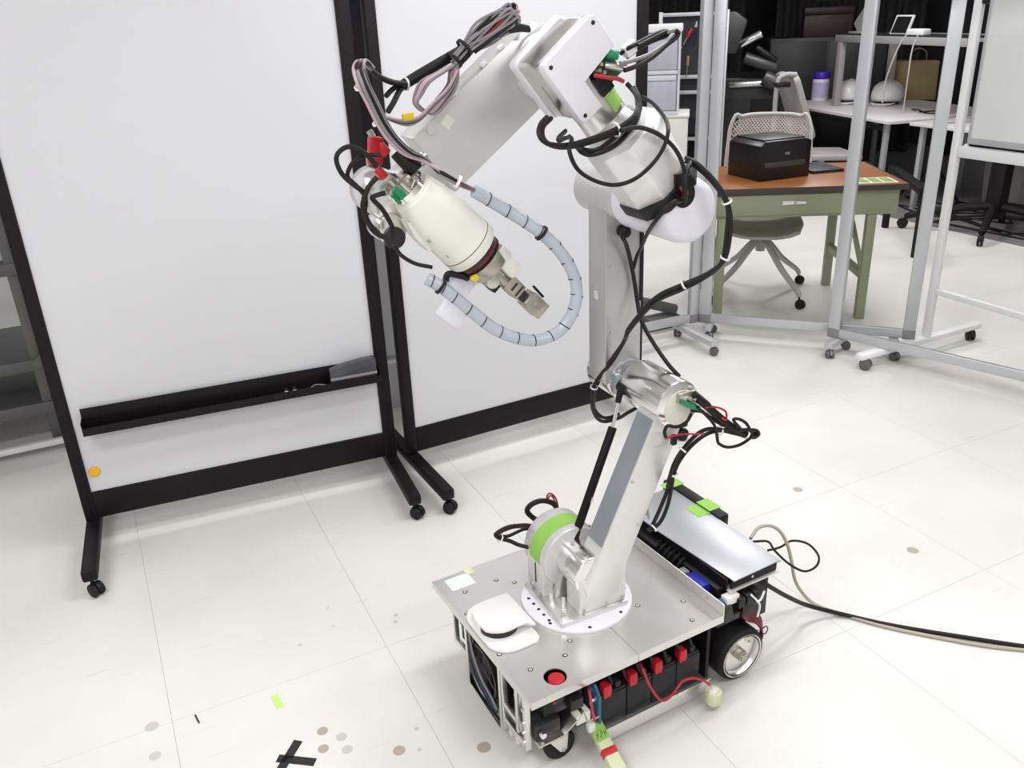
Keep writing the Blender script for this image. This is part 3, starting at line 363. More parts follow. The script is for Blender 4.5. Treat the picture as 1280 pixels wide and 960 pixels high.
 'wrist_loop_a': ('cable_black', 0.0046, [(0.489, 1.550, 1.443), (0.472, 1.550, 1.466), (0.453, 1.550, 1.481), (0.434, 1.550, 1.483), (0.418, 1.550, 1.473), (0.415, 1.550, 1.458), (0.423, 1.550, 1.436), (0.441, 1.550, 1.416), (0.459, 1.550, 1.399), (0.460, 1.550, 1.381), (0.457, 1.550, 1.361), (0.465, 1.550, 1.338), (0.479, 1.550, 1.321)]),
 'wrist_loop_b': ('cable_black', 0.0042, [(0.500, 1.560, 1.461), (0.477, 1.560, 1.464), (0.456, 1.560, 1.460), (0.440, 1.560, 1.445), (0.435, 1.560, 1.429), (0.448, 1.560, 1.413), (0.462, 1.560, 1.394)]),
 'wrist_loop_c': ('cable_black', 0.0050, [(0.484, 1.540, 1.426), (0.468, 1.540, 1.413), (0.457, 1.540, 1.395), (0.451, 1.540, 1.376), (0.456, 1.540, 1.351), (0.468, 1.540, 1.327), (0.490, 1.540, 1.311)]),
 'wrist_loop_d': ('cable_black', 0.0046, [(0.496, 1.540, 1.396), (0.473, 1.540, 1.392), (0.472, 1.540, 1.386), (0.486, 1.540, 1.369), (0.497, 1.540, 1.348), (0.504, 1.540, 1.327), (0.503, 1.540, 1.307)]),
 'wrist_loop_e': ('cable_black', 0.0040, [(0.507, 1.550, 1.294), (0.519, 1.550, 1.272), (0.546, 1.550, 1.251), (0.580, 1.550, 1.238)]),
 'elbow_a': ('cable_black', 0.0052, [(1.188, 1.480, 0.846), (1.226, 1.480, 0.812), (1.270, 1.480, 0.769), (1.315, 1.480, 0.728), (1.355, 1.480, 0.697), (1.385, 1.480, 0.693), (1.397, 1.480, 0.686), (1.381, 1.480, 0.679), (1.321, 1.480, 0.706), (1.272, 1.480, 0.727), (1.227, 1.480, 0.727), (1.183, 1.480, 0.706), (1.153, 1.480, 0.677), (1.144, 1.490, 0.637), (1.146, 1.500, 0.597)]),
 'elbow_b': ('cable_black', 0.0050, [(1.194, 1.475, 0.833), (1.227, 1.475, 0.797), (1.276, 1.475, 0.749), (1.326, 1.475, 0.711), (1.366, 1.475, 0.690), (1.393, 1.475, 0.685), (1.384, 1.475, 0.700), (1.345, 1.475, 0.712), (1.278, 1.475, 0.730), (1.231, 1.475, 0.744), (1.195, 1.475, 0.737), (1.156, 1.475, 0.707), (1.133, 1.475, 0.676), (1.133, 1.490, 0.632), (1.135, 1.500, 0.596)]),
 'elbow_c': ('cable_black', 0.0040, [(1.187, 1.470, 0.817), (1.215, 1.470, 0.790), (1.244, 1.470, 0.755), (1.255, 1.470, 0.723), (1.262, 1.470, 0.699), (1.291, 1.470, 0.680), (1.329, 1.470, 0.676), (1.357, 1.470, 0.684), (1.366, 1.470, 0.694), (1.349, 1.470, 0.728), (1.323, 1.470, 0.749), (1.304, 1.470, 0.752), (1.330, 1.470, 0.720)]),
 'elbow_d': ('cable_black', 0.0046, [(1.182, 1.480, 0.803), (1.214, 1.480, 0.793), (1.242, 1.480, 0.769), (1.276, 1.480, 0.743), (1.310, 1.480, 0.725), (1.355, 1.480, 0.701)]),
 'elbow_red': ('wire_red', 0.0026, [(1.210, 1.465, 0.810), (1.228, 1.465, 0.809), (1.255, 1.465, 0.798), (1.275, 1.465, 0.782), (1.276, 1.465, 0.761), (1.264, 1.465, 0.770)]),
 'elbow_red2': ('wire_red', 0.0024, [(1.102, 1.470, 0.754), (1.128, 1.470, 0.756), (1.155, 1.470, 0.752), (1.191, 1.470, 0.743), (1.213, 1.470, 0.739)]),
 'elbow_blk': ('cable_black', 0.0042, [(1.178, 1.475, 0.800), (1.166, 1.475, 0.781), (1.144, 1.475, 0.774), (1.127, 1.475, 0.777), (1.109, 1.475, 0.784), (1.101, 1.475, 0.770), (1.106, 1.475, 0.753)]),
 'elbow_down': ('cable_black', 0.0050, [(1.150, 1.500, 0.619), (1.146, 1.500, 0.586), (1.137, 1.500, 0.545), (1.120, 1.500, 0.507), (1.097, 1.500, 0.490), (1.085, 1.500, 0.488)]),
 'elbow_down2': ('cable_black', 0.0050, [(1.146, 1.510, 0.615), (1.144, 1.510, 0.587), (1.128, 1.510, 0.548), (1.111, 1.510, 0.513), (1.095, 1.510, 0.485), (1.086, 1.510, 0.481)]),
 'link_wire': ('cable_grey', 0.0032, [(1.088, 1.545, 0.647), (1.095, 1.550, 0.605), (1.106, 1.560, 0.579), (1.117, 1.560, 0.516), (1.124, 1.560, 0.477)]),
 'link_wire2': ('cable_grey', 0.0032, [(1.090, 1.555, 0.626), (1.083, 1.555, 0.596), (1.088, 1.555, 0.550), (1.112, 1.555, 0.495)]),
 'motor_a': ('cable_black', 0.0055, [(0.853, 1.700, 0.396), (0.825, 1.720, 0.403), (0.809, 1.740, 0.409), (0.780, 1.740, 0.428), (0.768, 1.740, 0.442), (0.781, 1.740, 0.450), (0.805, 1.740, 0.454), (0.834, 1.740, 0.449), (0.861, 1.740, 0.441), (0.893, 1.740, 0.425)]),
 'motor_b': ('wire_darkred', 0.0050, [(0.779, 1.750, 0.434), (0.794, 1.750, 0.441), (0.824, 1.750, 0.442), (0.851, 1.750, 0.435), (0.866, 1.750, 0.429), (0.898, 1.750, 0.415)]),
 'motor_c': ('cable_black', 0.0046, [(0.787, 1.760, 0.421), (0.813, 1.760, 0.412), (0.843, 1.760, 0.416), (0.864, 1.760, 0.417), (0.903, 1.760, 0.407)]),
 'motor_d': ('cable_black', 0.0075, [(0.900, 1.740, 0.439), (0.900, 1.780, 0.430), (0.885, 1.780, 0.450), (0.884, 1.780, 0.463), (0.898, 1.780, 0.474), (0.923, 1.780, 0.476), (0.947, 1.780, 0.467), (0.966, 1.780, 0.452), (0.974, 1.780, 0.431)]),
 'motor_e': ('wire_red', 0.0026, [(0.950, 1.780, 0.468), (0.944, 1.780, 0.482), (0.951, 1.780, 0.491), (0.962, 1.780, 0.484), (0.972, 1.780, 0.467), (0.976, 1.780, 0.450), (0.978, 1.780, 0.430)]),
 'motor_f': ('wire_red', 0.0022, [(0.935, 1.780, 0.471), (0.947, 1.780, 0.470), (0.951, 1.780, 0.482), (0.960, 1.780, 0.479), (0.969, 1.780, 0.459), (0.972, 1.780, 0.448)]),
 'motor_g': ('wire_red', 0.0036, [(0.929, 1.640, 0.461), (0.947, 1.640, 0.458), (0.971, 1.640, 0.456), (0.995, 1.640, 0.450)]),
 'battery_wire': ('wire_red', 0.0034, [(0.965, 1.360, 0.222), (0.960, 1.335, 0.219), (0.972, 1.335, 0.182), (0.988, 1.330, 0.145), (1.003, 1.325, 0.121), (1.018, 1.325, 0.111), (1.036, 1.325, 0.117), (1.062, 1.335, 0.123), (1.079, 1.335, 0.137), (1.101, 1.335, 0.136), (1.084, 1.335, 0.138), (1.110, 1.335, 0.133), (1.137, 1.335, 0.116), (1.155, 1.335, 0.099), (1.165, 1.335, 0.086)]),
 'tag_wire': ('wire_red', 0.0034, [(0.819, 1.360, 0.221), (0.800, 1.325, 0.238), (0.789, 1.300, 0.234), (0.784, 1.285, 0.219), (0.780, 1.270, 0.207)]),
 'power_lead': ('cable_black', 0.0065, [(1.405, 1.448, 0.260), (1.447, 1.441, 0.220), (1.537, 1.457, 0.140), (1.638, 1.473, 0.060), (1.740, 1.442, 0.012), (1.811, 1.357, 0.009), (1.884, 1.279, 0.009), (1.958, 1.206, 0.009), (2.075, 1.093, 0.009), (2.166, 1.016, 0.009)]),
 'power_lead_b': ('cable_black', 0.0035, [(1.470, 1.541, 0.300), (1.526, 1.542, 0.280), (1.555, 1.543, 0.240), (1.587, 1.518, 0.200), (1.630, 1.496, 0.170), (1.677, 1.496, 0.170), (1.710, 1.521, 0.180), (1.717, 1.571, 0.190), (1.677, 1.597, 0.200), (1.601, 1.568, 0.220), (1.539, 1.552, 0.240)]),
 'grey_lead': ('cable_grey', 0.0050, [(1.484, 1.568, 0.290), (1.528, 1.587, 0.300), (1.564, 1.580, 0.300), (1.592, 1.566, 0.280), (1.608, 1.549, 0.240), (1.627, 1.545, 0.180), (1.651, 1.545, 0.100), (1.681, 1.536, 0.045), (1.709, 1.507, 0.012), (1.757, 1.427, 0.007), (1.819, 1.335, 0.006), (1.916, 1.224, 0.006), (2.002, 1.137, 0.006), (2.159, 1.011, 0.006)]),
}
NOT = [(0.0715, 0.004), (-0.0193, 0.0107), (-0.019, 0.0715)]
NA0, NA1 = 3.25, 4.15
TAG = [(0.8419, 1.3756, 0.075), (0.8415, 1.2563, 0.03), (1.1808, 1.3342, 0.045)]
# ================================================================ the room
o = B().box(-3.2, 9.2, -3.2, 9.4, -0.05, -0.0012).build('floor', 'joint_grey'); struct(o); FLOOR = o
TS = 0.6; TX0 = -0.0918-0.6*4; TY0 = 1.9876-0.6*3
tb = B().box(0.0004, TS-0.0004, 0.0004, TS-0.0004, -0.004, 0, 0.0005, 1).me('floor_tile', 'vinyl_tile')
for i in range(14):
    for j in range(15):
        instance('floor_tile', tb, FLOOR, (TX0+i*TS, TY0+j*TS, 0))
B().box(-3.2, 9.2, -3.2, TY0-0.0004, -0.004, 0).build('floor_sheet', 'vinyl_tile', FLOOR)
B().box(-3.2, TX0-0.0004, TY0, 9.4, -0.004, 0).build('floor_sheet', 'vinyl_tile', FLOOR)
B().box(TX0+14*TS+0.001, 9.2, TY0, 9.4, -0.004, 0.002).build('carpet', 'carpet_grey', FLOOR, 'grey carpet beyond the white tiles')
struct(B().box(-3.2, 9.2, -3.2, 9.4, 2.8, 2.85).build('ceiling', 'ceiling_paint'))
struct(B().box(-3.2, 9.2, 9.4, 9.5, 0, 2.8).build('wall_back', 'wall_dark'))
struct(B().box(9.2, 9.3, -3.2, 9.5, 0, 2.8).build('wall_right', 'wall_dark'))
struct(B().box(-3.3, -3.2, -3.2, 9.5, 0, 2.8).build('wall_left', 'wall_paint'))
struct(B().box(-3.2, 9.2, -3.3, -3.2, 0, 2.8).build('wall_front', 'wall_paint'))
for x, y, r, m in STAINS:
    B().lathe((x, y, 0), (0, 0, 1), [(0, 0.0004), (r, 0.0004), (r, -0.001)], 14).build('stain', m, FLOOR)

def caster(par, x, y, ztop, r=0.024, ang=0.0, m='black_plastic', wm='black_rubber', off=0.012):
    d = Vector((math.cos(ang), math.sin(ang), 0)); sd = Vector((-d.y, d.x, 0)); c = Vector((x, y, r)) + d*off
    b = B().cyl((x, y, r*1.6), (x, y, ztop), 0.006, seg=10)
    hood = [(math.cos(t)*r*1.12, math.sin(t)*r*1.12) for t in [PI*k/10 for k in range(11)]]
    b.prism(hood, c-sd*0.0045, d, (0, 0, 1), sd*0.009)
    h = b.build('caster', m, par)
    w_ = B()
    for s in (-1, 1): w_.cyl(c+sd*s*0.0055, c+sd*s*0.019, r, seg=18, bev=0.004)
    w_.build('wheel', wm, h)
    return h
# ---------------------------------------------------------------- rolling whiteboards
def whiteboard(label, loc, rz, x0, xi0, xi1, x1, tray):
    t = thing('rolling_whiteboard', label, 'whiteboard', loc, rz, 'black framed rolling whiteboards')
    B().box(xi0-0.01, xi1+0.01, 0.004, 0.022, 0.20, 1.83).build('writing_panel', 'whiteboard_face', t, 'glossy white writing surface')
    for a, b_ in ((x0, xi0), (xi1, x1)):
        B().box(a, b_, -0.006, 0.034, 0.105, 1.88, 0.004).build('frame_stile', 'black_metal', t)
    B().box(xi0, xi1, -0.005, 0.033, 0.11, 0.212, 0.003).build('frame_rail', 'black_metal', t)
    B().box(xi0, xi1, -0.005, 0.033, 1.82, 1.88, 0.003).build('frame_rail', 'black_metal', t)
    for x in (x0+0.022, x1-0.022):
        f = B().box(x-0.024, x+0.024, -0.335, 0.335, 0.062, 0.104, 0.008).build('foot', 'black_metal', t)
        B().box(x-0.012, x+0.012, 0.0, 0.028, 0.10, 0.16, 0.002).build('foot_bracket', 'black_metal', t)
        for y in (-0.31, 0.31): caster(f, x, y, 0.064, 0.024, -0.9 if y < 0 else 0.9)
    if tray:
        tr = B().box(0.072, 1.088, -0.062, -0.006, 0.452, 0.461, 0.001).box(0.072, 1.088, -0.066, -0.061, 0.452, 0.480, 0.001).box(0.072, 1.088, -0.012, -0.006, 0.455, 0.53, 0.001)
        for x in (0.0715, 1.0855): tr.box(x, x+0.003, -0.066, -0.006, 0.452, 0.50, 0.0005)
        tr.build('pen_tray', 'black_metal', t)
    return t
whiteboard('black framed rolling whiteboard with a pen tray and a yellow magnet', (-0.243, 3.015, 0), math.radians(-5), 0.0, 0.04, 1.082, 1.13, True)
whiteboard('black framed rolling whiteboard without a tray, directly behind the robot arm', (0.96, 2.892, 0), math.radians(1.8), -0.04, 0.0, 1.034, 1.085, False)
X1 = Matrix.Translation((-0.243, 3.015, 0)) @ Matrix.Rotation(math.radians(-5), 4, 'Z')
mg = thing('round_magnet', 'small yellow round magnet low on the left whiteboard', 'magnet', X1 @ Vector((0.066, -0.0, 0.287)), math.radians(-5))
B().lathe((0, 0.004, 0), (0, -1, 0), [(0, 0), (0.019, 0), (0.019, 0.004), (0.016, 0.007), (0, 0.008)], 20).build('magnet_body', 'orange_magnet', mg)
er = thing('eraser_case', 'dark translucent eraser case at the end of the pen tray', 'eraser', X1 @ Vector((0.905, -0.058, 0.462)), math.radians(-5))
B().prism([(0, 0), (0.172, 0), (0.172, 0.084), (0.12, 0.083), (0.05, 0.074), (0, 0.062)], (0, 0.044, 0), (1, 0, 0), (0, 0, 1), (0, -0.040, 0), 0.005).build('case', 'smoke_plastic', er)
B().box(0.0, 0.172, -0.0005, 0.004, 0.024, 0.034, 0.001).build('felt_strip', 'wire_grey', er)
for k, (x, lab) in enumerate(((0.745, 'silver magnet clip lying in the pen tray, left of its pair'), (0.775, 'silver magnet clip lying in the pen tray, right of its pair'))):
    q = thing('magnet_clip', lab, 'clip', X1 @ Vector((x, -0.035, 0.461)), math.radians(-5), 'magnet clips in the pen tray')
    B().box(-0.010, 0.010, -0.008, 0.008, 0, 0.012, 0.003).cyl((0, 0, 0.011), (0, 0, 0.02), 0.005, seg=10).build('clip_body', 'steel', q)
q = thing('marker_cord', 'thin grey cord lying in the pen tray', 'cord', X1 @ Vector((0.79, -0.035, 0.461)), math.radians(-5))
B().tube([(0, 0, 0.004), (0.03, -0.012, 0.006), (0.06, 0.006, 0.012), (0.10, 0.0, 0.006), (0.11, -0.01, 0.004)], 0.0022, 6).build('cord_body', 'wire_grey', q)

# ---------------------------------------------------------------- things behind the boards
c = thing('grey_cabinet', 'grey steel cabinet glimpsed between the two whiteboards', 'cabinet', (0.55, 3.56, 0), 0)
B().box(0, 1.0, 0.0, 0.45, 0.0, 1.12, 0.004).build('body', 'grey_panel', c)
B().box(0.01, 0.99, -0.03, 0.0, 0.235, 0.250, 0.003).build('ledge', 'white_paint', c)
for x in (0.02, 0.51): B().box(x, x+0.47, -0.014, 0.0, 0.27, 1.09, 0.003).build('door', 'grey_panel', c)
c = thing('steel_rack', 'dark steel rack standing behind the left whiteboard', 'rack', (-1.35, 4.0, 0), 0)
for x, y in ((0, 0), (0.99, 0), (0, 0.5), (1.30, 0.5)): B().box(x, x+0.04, y, y+0.04, 0, 1.55, 0.002).build('post', 'rack_grey', c)
for z in (0.16, 0.36, 0.78, 1.3): B().box(-0.01, 1.36, -0.01, 0.55, z, z+0.05, 0.002).build('shelf', 'rack_grey', c)
B().bar((1.0, -0.01, 0.38), (1.35, -0.01, 0.72), 0.012, 0.035).build('brace', 'rack_grey', c)
c2 = thing('storage_bin', 'pale grey storage bin on the dark steel rack', 'bin', (-0.75, 4.05, 0.83), 0)
B().prism([(0.02, 0), (0.62, 0), (0.66, 0.30), (-0.02, 0.30)], (0, 0, 0), (1, 0, 0), (0, 0, 1), (0, 0.4, 0), 0.01).build('bin_body', 'grey_panel', c2)
B().box(-0.03, 0.67, -0.01, 0.41, 0.30, 0.32, 0.004).build('lid', 'frost_plastic', c2)
c = thing('floor_rail', 'low white rail along the floor behind the left whiteboard', 'rail', (-1.6, 3.92, 0), 0)
B().box(0, 1.9, 0, 0.03, 0.03, 0.055, 0.003).build('rail_bar', 'white_paint', c)
for x in (0.05, 0.9, 1.8): B().box(x, x+0.03, 0, 0.03, 0, 0.03).build('support', 'white_paint', c)
struct(B().box(-3.2, 0.6, 5.2, 5.3, 0, 2.8).build('wall_divider', 'wall_paint'))

# ---------------------------------------------------------------- clear rolling screens
def screen(label, p, q, posts, feet, xl=0.0, cl=()):
    p = Vector((*p, 0)); q = Vector((*q, 0)); d = q-p; L = d.length; rz = math.atan2(d.y, d.x)
    t = thing('clear_screen', label, 'screen', p, rz, 'clear screens in aluminium frames')
    W = 0.058
    for x in (0, L-W): 
        s_ = B().box(x, x+W, -0.016, 0.016, 0.115, 1.78, 0.003).build('post', 'post_alu', t)
        B().box(x-0.001, x+W+0.001, -0.018, 0.018, 0.085, 0.135, 0.003).build('corner_joint', 'wire_grey', t)
    B().box(W, L-W, -0.014, 0.014, 0.09, 0.135, 0.003).build('bottom_rail', 'post_alu', t)
    B().box(W, L-W, -0.014, 0.014, 1.735, 1.78, 0.003).build('top_rail', 'post_alu', t)
    B().box(W, L-W, -0.002, 0.002, 0.135, 1.735).build('clear_panel', 'acrylic', t, 'clear acrylic sheet')
    for x, y0, y1 in feet:
        f = B().box(x-0.022, x+0.022, y0, y1, 0.052, 0.086, 0.006).build('foot', 'post_alu', t)
        for y in (y0+0.025, y1-0.025): caster(f, x, y, 0.055, 0.022, 0.7 if y > 0 else -0.8, 'wire_grey', 'rack_grey')
    return t
screen('clear screen in front of the green desk', (2.870, 3.560), (3.60, 2.765), 2, ((0.05, -0.06, 0.10), (0.985, -0.12, 0.12)))
screen('clear screen running off the right edge of the picture', (3.285, 3.03), (3.618, 1.95), 2, ((0.05, -0.10, 0.10), (1.08, -0.16, 0.03)))
screen('clear screen behind the vertical arm column', (1.93, 3.60), (2.865, 3.575), 2, ((0.06, -0.28, 0.2), (0.83, -0.30, 0.06)))
# ---------------------------------------------------------------- white stand
st = thing('white_board_stand', 'white framed whiteboard on a rolling stand at the right edge', 'whiteboard', (3.68, 2.76, 0), math.radians(-90))
for x in (0, 1.2):
    B().box(x-0.018, x+0.018, -0.018, 0.018, 0.085, 1.69, 0.006).build('upright', 'white_paint', st)
    f = B().box(x-0.026, x+0.026, -0.47, 0.40, 0.055, 0.088, 0.012).build('foot', 'white_paint', st)
    caster(f, x, -0.43, 0.058, 0.028, 0.5, 'rack_grey', 'rack_grey'); caster(f, x, 0.34, 0.058, 0.028, -0.6, 'black_plastic', 'black_rubber')
B().box(0.018, 1.182, -0.014, 0.014, 0.315, 0.345, 0.004).build('lower_bar', 'white_paint', st)
B().box(0.018, 1.182, -0.018, 0.018, 0.985, 1.035, 0.004).build('cross_bar', 'white_paint', st)
B().ball((0.05, 0, 1.036), 0.012).build('pivot_knob', 'white_paint', st)
B().box(0.075, 1.125, -0.012, 0.012, 1.075, 2.1, 0.002).build('writing_panel', 'white_paint', st)
B().box(0.06, 1.14, -0.016, 0.016, 1.05, 1.078, 0.003).build('panel_edge', 'post_alu', st)
B().box(0.06, 0.076, -0.016, 0.016, 1.078, 2.1, 0.003).build('panel_edge', 'post_alu', st)
B().cyl((0.018, 0, 1.65), (0.06, 0, 1.65), 0.012, seg=12).build('pivot', 'black_plastic', st)
# ---------------------------------------------------------------- green desk
DL = 1.124; FR = Vector((3.93, 3.20, 0)); da = math.radians(-29.1); de = Vector((math.cos(da), math.sin(da), 0)); D0 = FR - de*DL
dk = thing('green_desk', 'old green steel desk with a brown wooden top', 'desk', D0, da)
B().box(0, DL, 0, 0.72, 0.738, 0.765, 0.003).build('desktop', 'wood_top', dk, 'brown wood grain desk top')
B().box(-0.006, DL+0.006, -0.007, 0.0, 0.735, 0.7655, 0.001).box(DL, DL+0.007, 0, 0.72, 0.735, 0.7655, 0.001).build('edge_band', 'desk_edge', dk, 'dark edging strip')
B().box(0.03, DL-0.03, 0.02, 0.70, 0.60, 0.738, 0.002).build('apron', 'desk_green', dk)
dr = B().box(0.10, DL-0.26, 0.008, 0.02, 0.615, 0.725, 0.004).build('drawer', 'desk_green', dk)
B().box(0.47, 0.60, 0.0, 0.008, 0.668, 0.692, 0.002).build('label_holder', 'steel', dr)
B().box(0.475, 0.53, -0.003, 0.0, 0.675, 0.688).box(0.545, 0.595, -0.003, 0.0, 0.675, 0.688).build('label_card', 'pale_label', dr)
for x in (0.135, DL-0.185):
    for y in (0.012, 0.66):
        B().box(x, x+0.048, y, y+0.045, 0, 0.60, 0.002).build('leg', 'desk_green', dk)
    B().box(x+0.004, x+0.044, 0.057, 0.66, 0.23, 0.27, 0.002).build('stretcher', 'desk_green', dk)
    B().bar((x+0.024, 0.06, 0.26), (x+0.024, 0.42, 0.58), 0.02, 0.03).build('brace', 'desk_green', dk)
XD = Matrix.Translation(D0) @ Matrix.Rotation(da, 4, 'Z')
k = thing('black_printer', 'glossy black printer box on the wooden desk top', 'printer', XD @ Vector((0.375, 0.17, 0.765)), da+0.42)
B().prism([(0, 0), (0.34, 0), (0.34, 0.20), (0.30, 0.215), (0.03, 0.215), (0, 0.19)], (0, 0.0, 0), (1, 0, 0), (0, 0, 1), (0, 0.30, 0), 0.006).build('body', 'black_box', k)
B().box(0.03, 0.31, 0.02, 0.28, 0.2155, 0.222, 0.003).build('top_lid', 'black_plastic', k)
B().box(0.03, 0.30, -0.004, 0.001, 0.07, 0.10, 0.001).build('slot', 'smoke_plastic', k)
B().box(0.16, 0.19, -0.005, -0.001, 0.135, 0.148).build('badge', 'wire_grey', k)
k = thing('navy_folder', 'dark navy folder lying beside the black printer', 'folder', XD @ Vector((0.72, 0.36, 0.765)), da+0.25)
B().box(0, 0.20, 0, 0.27, 0.0, 0.018, 0.004).build('cover', 'navy_cover', k)
for i in range(4): B().box(0.02, 0.18, 0.03+i*0.06, 0.06+i*0.06, 0.018, 0.020).build('ridge', 'navy_cover', k)
k = thing('green_card', 'lime green printed card in a clear sleeve near the desk corner', 'card', XD @ Vector((0.88, 0.035, 0.765)), da+0.02)
B().box(0, 0.21, 0, 0.155, 0, 0.002).build('sleeve', 'pale_label', k)
for i in range(3): B().box(0.012+i*0.066, 0.066+i*0.066, 0.014, 0.14, 0.002, 0.0032).build('print_block', 'lime_paper', k)
# ---------------------------------------------------------------- mesh chair behind the desk
def star_base(t, n, R, m, zc=0.42, a0=0.4, wm='black_rubber', droop=True):
    B().cyl((0, 0, 0.28), (0, 0, zc), 0.028, 0.03, 16).build('column', m, t)
    for i in range(n):
        a = a0+2*PI*i/n; d = Vector((math.cos(a), math.sin(a), 0))
        l = B().tube([(0, 0, 0.33), tuple(d*0.06+Vector((0, 0, 0.325))), tuple(d*R*0.55+Vector((0, 0, 0.20))), tuple(d*R*0.93+Vector((0, 0, 0.105))), tuple(d*R+Vector((0, 0, 0.07)))], lambda u: 0.022-0.008*u, 8).build('leg', m, t)
        caster(l, d.x*R, d.y*R, 0.09, 0.027, a, 'black_plastic', wm)
def shell_chair(name, label, loc, rz, m, legm):
    t = thing(name, label, 'chair', loc, rz, 'grey office chairs')
    star_base(t, 4, 0.35, legm, 0.42, 0.03-rz)
    n = 9; vs = []; fs = []                              # seat: dished rounded pan
    for i in range(n):
        for j in range(n):
            u = -1+2*i/(n-1); v = -1+2*j/(n-1); sq = 1-0.16*(u*u*v*v)
            vs.append((u*0.235*sq, v*0.225*sq, 0.43+0.035*(u*u)**1.5+0.02*v*v*v*v-(0.03 if v < -0.7 else 0)))
    for i in range(n-1):
        for j in range(n-1): fs.append((i*n+j, (i+1)*n+j, (i+1)*n+j+1, i*n+j+1))
    s_ = B().mesh(vs, fs).build('seat', m, t); md = s_.modifiers.new('thick', 'SOLIDIFY'); md.thickness = 0.02
    bk = B(); nx, nz = 28, 13                             # back: lattice of small bars inside a rim
    def P(u, v):
        wd = 0.25*(1-0.18*max(0, v-0.55)**1.2) * (1 if v < 0.85 else 1-0.10*((v-0.85)/0.15)**2)
        return Vector((u*wd, 0.255+0.12*v-0.05*u*u, 0.46+0.585*v))
    rim = [P(-1, v/8) for v in range(9)] + [P(u/6, 1.0)+Vector((0, 0, -0.02*abs(u/6)**4)) for u in range(-5, 6)] + [P(1, v/8) for v in range(8, -1, -1)]
    B().tube([tuple(p) for p in rim], 0.012, 8, 3).build('back_rim', m, t)
    for i in range(-nx, nx+1):
        for sgn in (-1, 1):
            pts = []
            for s2 in range(13):
                v = s2/12; u = i/12.0+sgn*(v*2.2-1.1)
                if -1 <= u <= 1: pts.append(P(u, v*0.97+0.02))
            if len(pts) > 1: bk.tube([tuple(p) for p in pts], 0.0044, 4, 1)
    bk.build('back_mesh', m, t)
    for sx in (-1, 1): B().tube([(sx*0.10, 0.12, 0.42), (sx*0.14, 0.22, 0.42), (sx*0.17, 0.27, 0.55)], 0.012, 8).build('back_support', m, t)
    return t
ch = shell_chair('mesh_chair', 'grey chair with a perforated back, tucked behind the green desk', (3.64, 3.97, 0), da-0.25, 'chair_shell', 'chair_leg')
# second chair, seen from the side
t = thing('office_chair', 'grey office chair standing between the desk and the white table', 'chair', (5.72, 5.57, 0), math.radians(-22))
star_base(t, 5, 0.32, 'chair_leg', 0.43, 0.9)
B().obox((0.02, 0, 0.46), (0.48, 0.46, 0.05), RY(0.05), 0.02, 3).build('seat', 'chair_grey', t)
B().prism(rpoly(0.44, 0.56, 0.07), (-0.25, 0, 0.88), (0, 1, 0), (-0.36, 0, 0.93), (-0.05, 0, -0.02), 0.012).build('backrest', 'chair_grey', t)
B().tube([(-0.08, 0, 0.43), (-0.20, 0, 0.45), (-0.26, 0, 0.60), (-0.32, 0, 0.75)], 0.03, 10).build('back_post', 'chair_grey', t)
B().tube([(-0.36, -0.18, 1.13), (-0.46, -0.19, 1.13), (-0.52, -0.2, 1.06), (-0.52, -0.2, 0.70)], 0.020, 8).build('hanger_arm', 'chair_grey', t)
B().box(-0.54, -0.42, -0.24, -0.16, 1.04, 1.08, 0.01).build('hanger_grip', 'black_plastic', t)

# ---------------------------------------------------------------- white tables
ta = math.radians(76)
t = thing('white_table', 'white work table carrying the hard hats', 'table', (6.10, 5.25, 0), ta, 'white work tables')
B().prism([(0, 0), (1.85, 0), (1.85, -1.2), (0.25, -1.2), (-0.02, -0.5)], (0, 0, 0.695), (1, 0, 0), (0, 1, 0), (0, 0, 0.028), 0.003).build('tabletop', 'table_white', t)
for x, y in ((0.12, -0.08), (1.75, -0.08), (0.4, -1.1), (1.75, -1.1)): B().box(x-0.02, x+0.02, y-0.02, y+0.02, 0, 0.695, 0.002).build('leg', 'post_alu', t)
B().box(0.12, 1.75, -0.10, -0.07, 0.62, 0.66).build('side_rail', 'dark_steel', t)
t = thing('white_table', 'second white work table, cut off by the white stand', 'table', (6.10, 3.85, 0), ta+0.16, 'white work tables')
B().box(0, 1.28, -1.0, 0, 0.69, 0.718, 0.003).build('tabletop', 'table_white', t)
for x, y in ((0.08, -0.08), (1.2, -0.08), (0.08, -0.92), (1.2, -0.92)): B().box(x-0.02, x+0.02, y-0.02, y+0.02, 0, 0.69, 0.002).build('leg', 'post_alu', t)
TZ = 0.7235
def hard_hat(label, loc, rz):
    t = thing('hard_hat', label, 'helmet', loc, rz, 'white hard hats')
    pr = [(0.142, 0.035), (0.148, 0.07), (0.142, 0.12), (0.124, 0.165), (0.085, 0.198), (0.040, 0.215), (0, 0.218)]
    b = B(); b.lathe((0, 0, 0), (0, 0, 1), pr, 28)
    for v in b.bm.verts: v.co.x *= 1.15
    s_ = b.build('shell', 'helmet_white', t); md = s_.modifiers.new('thick', 'SOLIDIFY'); md.thickness = 0.004
    B().prism([(0.10, -0.115), (0.15, -0.10), (0.205, -0.06), (0.215, 0), (0.205, 0.06), (0.15, 0.10), (0.10, 0.115), (0.14, 0.05), (0.148, 0), (0.14, -0.05)], (0.01, 0, 0.030), (1.08, 0, -0.12), (0, 1, 0), (0, 0, 0.007), 0.002).build('brim', 'helmet_white', t)
    B().ring((0, 0, 0.0), (0, 0, 0.04), 0.112, 0.106, 24).build('headband', 'dark_steel', t)
    B().tube([(-0.12, 0, 0.176), (-0.05, 0, 0.209), (0, 0, 0.218), (0.06, 0, 0.207), (0.14, 0, 0.158)], 0.010, 8).build('ridge', 'helmet_white', t)
    return t
